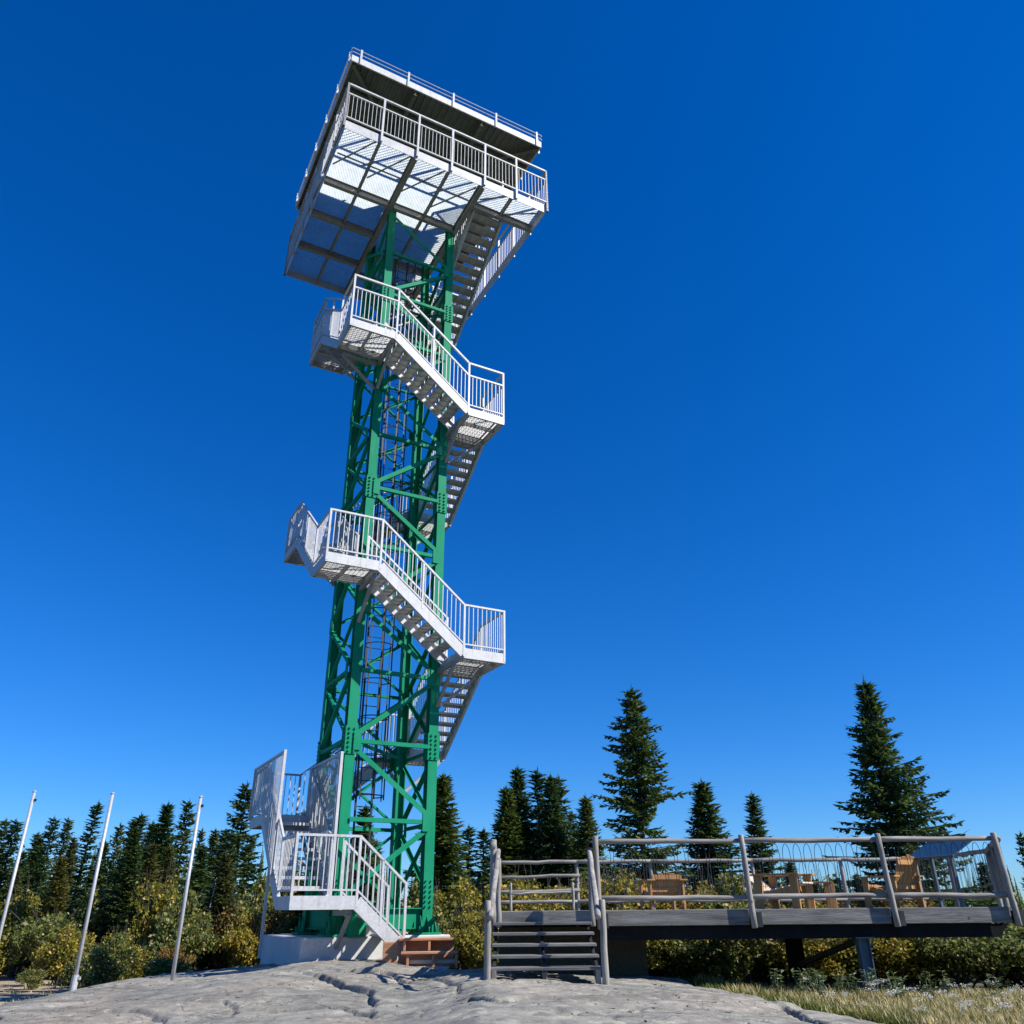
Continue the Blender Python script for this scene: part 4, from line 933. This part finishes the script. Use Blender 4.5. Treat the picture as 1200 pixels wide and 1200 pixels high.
conifer('big2', 11.51, 26, 6.6, 'large dense dark spruce behind the blue sign', None, 0.98, R(40))
conifer('fir1', 18.85, 60, 2.7, 'little distant fir seen under the deck rail', None, 1.6); conifer('fir2', 26.7, 50, 2.1, 'young fir past the corner of the deck', None, 1.7)
conifer('scrag', 14.1, 24, 1.75, 'nearly bare young spruce at the far end of the deck', None, 0.8)
conifer('fir2', 17.5, 45, 1.4, 'low fir between the dark spruce and the small bluish fir', None, 1.6)

def shrub_mesh(name, seed, Rr, H, n, leaf, m, lobes=7):
    r = random.Random(seed); mb = MB(); st = MB(); v, f = mb.v, mb.f
    L = []
    for i in range(lobes):
        a = r.uniform(0, 6.28); d = r.uniform(0, 0.75) * Rr; L.append((Vector((d * math.cos(a), d * math.sin(a), H * r.uniform(0.22, 0.86) * (1 - 0.35 * d / Rr))), Rr * r.uniform(0.18, 0.48), H * r.uniform(0.09, 0.24)))
        st.tube([(r.uniform(-.15, .15), r.uniform(-.15, .15), -0.3), (L[-1][0].x * .5, L[-1][0].y * .5, L[-1][0].z * .55), tuple(L[-1][0] + Vector((0, 0, L[-1][2] * .8)))], [0.035, 0.022, 0.008], 5)
        for q in range(5):
            e_ = L[-1][0] + Vector((r.uniform(-1.2, 1.2) * L[-1][1], r.uniform(-1.2, 1.2) * L[-1][1], r.uniform(-.3, 1.9) * L[-1][2])); st.tube([tuple(L[-1][0] * .75), tuple(e_)], [0.014, 0.004], 4)
    for i in range(n):
        c, a, b = L[int(r.random() ** 0.9 * lobes) % lobes]; th_ = r.uniform(0, 6.28); ph = math.acos(r.uniform(-0.75, 1)); q = r.uniform(0.45, 1.0) ** 0.5 * r.uniform(0.85, 1.12)
        p = c + Vector((math.cos(th_) * math.sin(ph) * a * q, math.sin(th_) * math.sin(ph) * a * q, math.cos(ph) * b * q))
        if p.z < 0.03: p.z = r.uniform(0.03, 0.5)
        d = Vector((r.uniform(-1, 1), r.uniform(-1, 1), r.uniform(-1, 0.6))).normalized(); nn = Vector((r.uniform(-1, 1), r.uniform(-1, 1), r.uniform(-.2, 1))).normalized()
        s_ = d.cross(nn)
        if s_.length < 1e-3: continue
        s_.normalize(); l_ = leaf * r.uniform(0.7, 1.35); w_ = l_ * 0.33; k = len(v)
        v.extend((tuple(p), tuple(p + d * l_ * .5 - s_ * w_ + nn * l_ * .05), tuple(p + d * l_), tuple(p + d * l_ * .5 + s_ * w_ + nn * l_ * .05))); f.append((k, k + 1, k + 2, k + 3))
    me = mb.mesh(name); me.materials.append(M[m]); tm = st.mesh('stems'); tm.materials.append(M['bark']); return me, tm
SH = {'gold': shrub_mesh('foliage', 31, 1.3, 2.4, 5600, 0.105, 'leaf_gold', 20), 'green': shrub_mesh('foliage', 32, 1.3, 2.0, 5600, 0.10, 'leaf_green', 20), 'rust': shrub_mesh('foliage', 33, 1.3, 2.3, 4600, 0.10, 'leaf_rust', 18), 'gold2': shrub_mesh('foliage', 34, 1.4, 2.6, 5200, 0.11, 'leaf_gold', 22), 'green2': shrub_mesh('foliage', 35, 1.2, 1.6, 4800, 0.09, 'leaf_green', 20)}
def shrub(kind, x, y, h, label, group, wd=1.0, dz=0.0):
    me, tm = SH[kind]; hh = {'gold': 2.4, 'green': 2.0, 'rust': 2.3, 'gold2': 2.6, 'green2': 1.6}[kind]; sc = h / hh
    adj = {'gold': 'golden yellow', 'gold2': 'tall loose yellow-green', 'green': 'dark green', 'green2': 'low small-leaved green', 'rust': 'rust brown'}[kind]; label = adj + ' ' + label
    o = empty('shrub', (x, y, gz(x, y) - 0.1 + dz), rng.uniform(0, 6.28), (sc * wd, sc * wd, sc)); tag(o, label, 'shrub', group)
    link_obj('stems', tm, o); link_obj('foliage', me, o)
# behind the deck and between the tower and the deck stairs
B1 = 'shrub between the tower and the deck stairs'; B2 = 'shrub behind the deck railing'; B3 = 'bush in the band seen below the raised deck'; B4 = 'shrub at the foot of the forest behind the poles'
for (k, x, y, h, wd) in (('gold', -1.55, 24.5, 2.7, 1.0), ('gold2', -0.3, 25.5, 2.9, 1.0), ('gold', 0.6, 23.8, 2.3, 1.0), ('green', -2.6, 25.5, 2.3, 1.1), ('gold2', -1.0, 22.6, 1.7, 1.1), ('green', -0.2, 22.3, 1.5, 1.1), ('green', -2.0, 22.8, 1.6, 1.1)): shrub(k, x, y, h, B1, 'golden shrubs by the deck stairs', wd)
r_ = random.Random(77)
for i in range(17):
    x = 0.9 + i * 0.62 + r_.uniform(-.2, .2); far = 2.55 - 0.10 * max(0, x - 6)
    shrub(r_.choice(['gold', 'gold2', 'gold2', 'rust', 'green']), x, 24.6 + r_.uniform(-1, 1.6), max(1.2, far + r_.uniform(-.35, .35)), B2, 'shrubs behind the deck', 1.0)
for i in range(9): shrub(r_.choice(['gold', 'gold2', 'green']), 1.2 + i * 1.05 + r_.uniform(-.3, .3), 28.5 + r_.uniform(-1, 2), 3.0 + r_.uniform(-.4, .4), B2, 'shrubs behind the deck', 1.0)
for i in range(20):
    x = 2.6 + i * 0.52 + r_.uniform(-.2, .2); y = 22.0 + r_.uniform(-.5, .5)
    shrub(r_.choice(['green2', 'green2', 'green', 'gold']), x, y, 1.55 + r_.uniform(-.2, .25), B3, 'bushes below the deck', 1.1)
for i in range(9):
    x = 10.3 + i * 0.5 + r_.uniform(-.2, .2); y = 17.5 + r_.uniform(-1.4, 2.4)
    shrub(r_.choice(['green2', 'green', 'green2', 'gold']), x, y, 1.1 + r_.uniform(-.2, .3), 'bush past the right end of the deck', 'bushes past the deck end', 1.0)
for (k, x, y, h, wd) in (('gold', -13.6, 27.5, 1.9, 0.9), ('gold2', -16.8, 28.5, 1.7, 1.0), ('green', -10.6, 24.0, 1.5, 0.8), ('gold2', -10.9, 25.2, 1.7, 0.8), ('green2', -11.6, 25.0, 1.1, 1.0), ('rust', -9.9, 26.5, 1.3, 0.8), ('rust', -7.9, 31, 2.6, 0.9), ('gold2', -9.0, 30.5, 2.4, 0.8), ('green', -12.3, 26.5, 1.2, 1.0), ('green2', -13.1, 25.0, 0.6, 1.0), ('green2', -9.0, 23.4, 0.8, 1.2), ('green', -6.3, 27, 1.5, 1.1), ('green', -5.0, 28, 1.9, 1.1), ('rust', -10.2, 32, 2.6, 0.9), ('green', -3.6, 27.5, 1.7, 1.1)): shrub(k, x, y, h, B4, 'shrubs below the forest edge', wd)

for (k, x, y, h, wd) in (('gold2', -18.6, 34, 3.3, 0.7), ('green', -21.5, 36, 3.4, 0.8), ('gold', -23.8, 36, 3.0, 0.7), ('green', -26.8, 40, 3.8, 0.8), ('green', -15.6, 33, 3.2, 0.7), ('green2', -16.4, 31.5, 2.4, 0.9), ('gold2', -12.4, 31, 3.6, 0.7), ('green', -11.2, 30, 2.9, 0.8), ('green', -9.6, 33, 3.6, 0.7), ('gold2', -8.2, 34, 3.9, 0.7), ('green', -19.6, 32, 2.2, 0.9), ('gold', -28.6, 40, 3.3, 0.8)): shrub(k, x, y, h, 'young leafy tree among the conifers behind the poles', 'young trees in the forest edge', wd)
# distant forest: one mass of simple conifers
def far_forest():
    r = random.Random(5); mb = MB(); v, f = mb.v, mb.f
    for i in range(760):
        a = R(r.uniform(-62, 62)); d = r.uniform(62, 130); x, y = d * math.sin(a), d * math.cos(a)
        px = math.degrees(a); zb = gz(x, y) - 0.3; cap = (0.074 if px < -13 else 0.035 if px > 3 else 0.06) * d - zb
        H = min(r.uniform(6.0, 9.5), cap * r.uniform(0.72, 1.0)); rb = H * r.uniform(0.15, 0.2)
        n = 9; rows = 22
        for k in range(rows):
            z0 = zb + H * (0.04 + 0.94 * k / rows); q = rb * (1 - k / (rows + .6)) * r.uniform(0.8, 1.15); a0 = r.uniform(0, 6.28)
            for j in range(n):
                t = a0 + 6.283 * j / n + r.uniform(-.2, .2); qq = q * r.uniform(0.6, 1.25); b = len(v); dt = 0.24
                v.extend(((x, y, z0 + H * 0.05), (x + qq * .6 * math.cos(t - dt), y + qq * .6 * math.sin(t - dt), z0 - H * .005), (x + qq * math.cos(t), y + qq * math.sin(t), z0 - H * 0.02), (x + qq * .6 * math.cos(t + dt), y + qq * .6 * math.sin(t + dt), z0 - H * .005)))
                f.append((b, b + 1, b + 2, b + 3))
        mb.tube([(x, y, zb), (x, y, zb + H)], [0.12, 0.02], 4, False)
    o = mb.build('distant_forest', 'needle'); tag(o, 'dark conifer forest far behind the tower and the deck', 'forest', kind='stuff')
far_forest()

# grasses and weeds at the foot of the deck
def grass(name, n, area, hgt, m, label, cat, seed, dens=None, wid=0.006):
    r = random.Random(seed); mb = MB(); v, f = mb.v, mb.f; k = 0; tries = 0
    while k < n and tries < n * 12:
        tries += 1
        cx, cy = r.uniform(area[0], area[1]), r.uniform(area[2], area[3])
        if dens and r.random() > dens(cx, cy): continue
        zb = float(ground_z(np.array([cx]), np.array([cy]))[0]); nb = r.randint(5, 9)
        for _ in range(nb):
            a = r.uniform(0, 6.28); h = hgt * r.uniform(0.45, 1.25); x, y = cx + r.uniform(-.05, .05), cy + r.uniform(-.05, .05); l = r.uniform(0.1, 1.0) * h; ca, sa = math.cos(a), math.sin(a); w = wid * r.uniform(.7, 1.5); b = len(v)
            v.extend(((x - sa * w, y + ca * w, zb - .03), (x + sa * w, y - ca * w, zb - .03), (x + ca * l * .4 + sa * w * .8, y + sa * l * .4 - ca * w * .8, zb + h * .6), (x + ca * l * .4 - sa * w * .8, y + sa * l * .4 + ca * w * .8, zb + h * .6), (x + ca * l, y + sa * l, zb + h)))
            f.append((b, b + 1, b + 2, b + 3)); f.append((b + 3, b + 2, b + 4))
        k += 1
    o = mb.build(name, m); tag(o, label, cat, kind='stuff'); return o
def dn(cx, cy):
    e = float(rock_edge(np.array([cx]), np.array([cy]))[0]); return 1.0 if e < 0.05 else (0.15 if e < 0.3 else 0)
grass('dry_grass', 8000, (3.2, 13.5, 9.0, 17.0), 0.17, 'grass', 'dry straw-coloured grass in front of the deck', 'grass', 1, lambda x, y: dn(x, y) * (0.35 if y > 14.6 else 1.0))
grass('green_grass', 2600, (2.6, 8.5, 11.0, 15.6), 0.13, 'grass_green', 'short green grass along the edge of the rock', 'grass', 2, lambda x, y: dn(x, y) * (1.0 if float(rock_edge(np.array([x]), np.array([y]))[0]) > -0.9 else 0.12), 0.007)
grass('verge_grass', 2500, (-16, -7.5, 17.5, 28), 0.13, 'grass', 'tufted grass beside the sandy path', 'grass', 3, lambda x, y: 0.6 if abs((x + 8.6) - (y - 15.5) * -0.52) > 1.6 else 0.05, 0.01)
grass('crack_grass', 60, (-0.25, 0.2, 12.6, 13.9), 0.05, 'grass', 'dry moss and grass growing in the rock crack', 'grass', 4, None, 0.006)
def weeds():
    r = random.Random(9); mb = MB(); v, f = mb.v, mb.f; st = MB()
    for i in range(110):
        x, y = r.uniform(4.0, 11.5), r.uniform(10.6, 14.0)
        if dn(x, y) < 0.9: continue
        zb = float(ground_z(np.array([x]), np.array([y]))[0]); h = r.uniform(0.16, 0.36); tx, ty = x + r.uniform(-.08, .08), y + r.uniform(-.08, .08)
        st.tube([(x, y, zb), (tx, ty, zb + h)], [0.005, 0.003], 4, False)
        for q in range(26):
            c = Vector((tx + r.gauss(0, .04), ty + r.gauss(0, .04), zb + h + r.gauss(0, .012))); d = Vector((r.uniform(-1, 1), r.uniform(-1, 1), r.uniform(-.3, 1))).normalized() * 0.016; e_ = d.cross(Vector((r.random(), r.random(), r.random()))).normalized() * 0.006; b = len(v)
            v.extend((tuple(c - d), tuple(c + e_), tuple(c + d), tuple(c - e_))); f.append((b, b + 1, b + 2, b + 3))
    o = mb.build('seed_heads', 'fluff'); tag(o, 'fluffy white seed heads of weeds in the dry grass', 'weeds', kind='stuff'); st.build('stalks', 'grass', o)
weeds()
def leafy_weed(i, x, y, h):
    r = random.Random(100 + i); mb = MB(); v, f = mb.v, mb.f; st = MB(); zb = float(ground_z(np.array([x]), np.array([y]))[0])
    o = empty('leafy_weed', (x, y, zb)); tag(o, 'grey-green leafy weed below the steel column of the deck', 'weed', 'leafy weeds in the grass')
    for s_ in range(5):
        a = r.uniform(0, 6.28); tip = Vector((0.16 * math.cos(a) * r.random(), 0.16 * math.sin(a) * r.random(), h * r.uniform(.7, 1.1))); st.tube([(0, 0, -.03), tuple(tip * .5 + Vector((.01, 0, 0))), tuple(tip)], [0.007, 0.005, 0.003], 4, False)
        for q in range(12):
            p = tip * r.uniform(.35, 1.0); b_ = r.uniform(0, 6.28); d = Vector((math.cos(b_), math.sin(b_), r.uniform(-.2, .5))).normalized(); s2 = d.cross(Vector((0, 0, 1))).normalized(); l_ = r.uniform(.07, .12); k = len(v)
            v.extend((tuple(p), tuple(p + d * l_ * .5 - s2 * .02 + Vector((0, 0, .01))), tuple(p + d * l_), tuple(p + d * l_ * .5 + s2 * .02 + Vector((0, 0, .01))))); f.append((k, k + 1, k + 2, k + 3))
    st.build('stems', 'weed', o); mb.build('leaves', 'weed', o)
for i, (x, y) in enumerate([(4.0, 14.3), (4.35, 14.1), (4.6, 14.35), (4.85, 14.0), (5.1, 14.2), (5.3, 13.9), (5.75, 14.0), (6.1, 13.8), (4.5, 13.8), (5.5, 13.5), (6.5, 14.1), (7.0, 13.6)]): leafy_weed(i, x, y, 0.42)
# loose stones by the rock edge
for i, (x, y, s_) in enumerate([(0.05, 13.95, .05), (0.12, 13.6, .04), (0.3, 13.75, .045), (-0.15, 14.2, .05), (3.95, 12.75, .06), (2.1, 13.1, .05), (-7.6, 12.8, .09), (-7.25, 12.7, .08), (0.42, 13.5, .05)]):
    r = random.Random(i); mb = MB(); n = 8
    rings = [(-.6, .7), (0.0, 1.0), (.5, .75)]
    for z, q in rings:
        for k in range(n): t = 6.283 * k / n; mb.v.append((s_ * q * math.cos(t) * r.uniform(.75, 1.25) * 1.3, s_ * q * math.sin(t) * r.uniform(.75, 1.25), s_ * z * r.uniform(.8, 1.2)))
    for a in range(2):
        for k in range(n): mb.f.append((a * n + k, a * n + (k + 1) % n, (a + 1) * n + (k + 1) % n, (a + 1) * n + k))
    mb.f.append(tuple(range(2 * n, 3 * n))); mb.f.append(tuple(range(n))[::-1])
    o = mb.build('loose_stone', 'rock'); o.location = (x, y, rz_(x, y) + s_ * .3); tag(o, 'small loose stone lying on the bare rock', 'stone', 'loose stones on the rock')

def litter():
    r = random.Random(21); mb = MB()
    for i in range(420):
        x, y = r.uniform(-8, 3.6), r.uniform(9.5, 16.5)
        if float(rock_edge(np.array([x]), np.array([y]))[0]) < 0.5: continue
        z = rz_(x, y); q = r.uniform(0.003, 0.009); a = r.uniform(0, 6.28)
        mb.box((x, y, z + q * .3), (q * 3 * r.uniform(.7, 4.0), q * 1.6, q), Matrix.Rotation(a, 3, 'Z') @ Matrix.Rotation(r.uniform(-.4, .4), 3, 'X'))
    o = mb.build('grit', 'bark'); tag(o, 'scattered grit and twigs on the bare rock', 'grit', kind='stuff')
litter()
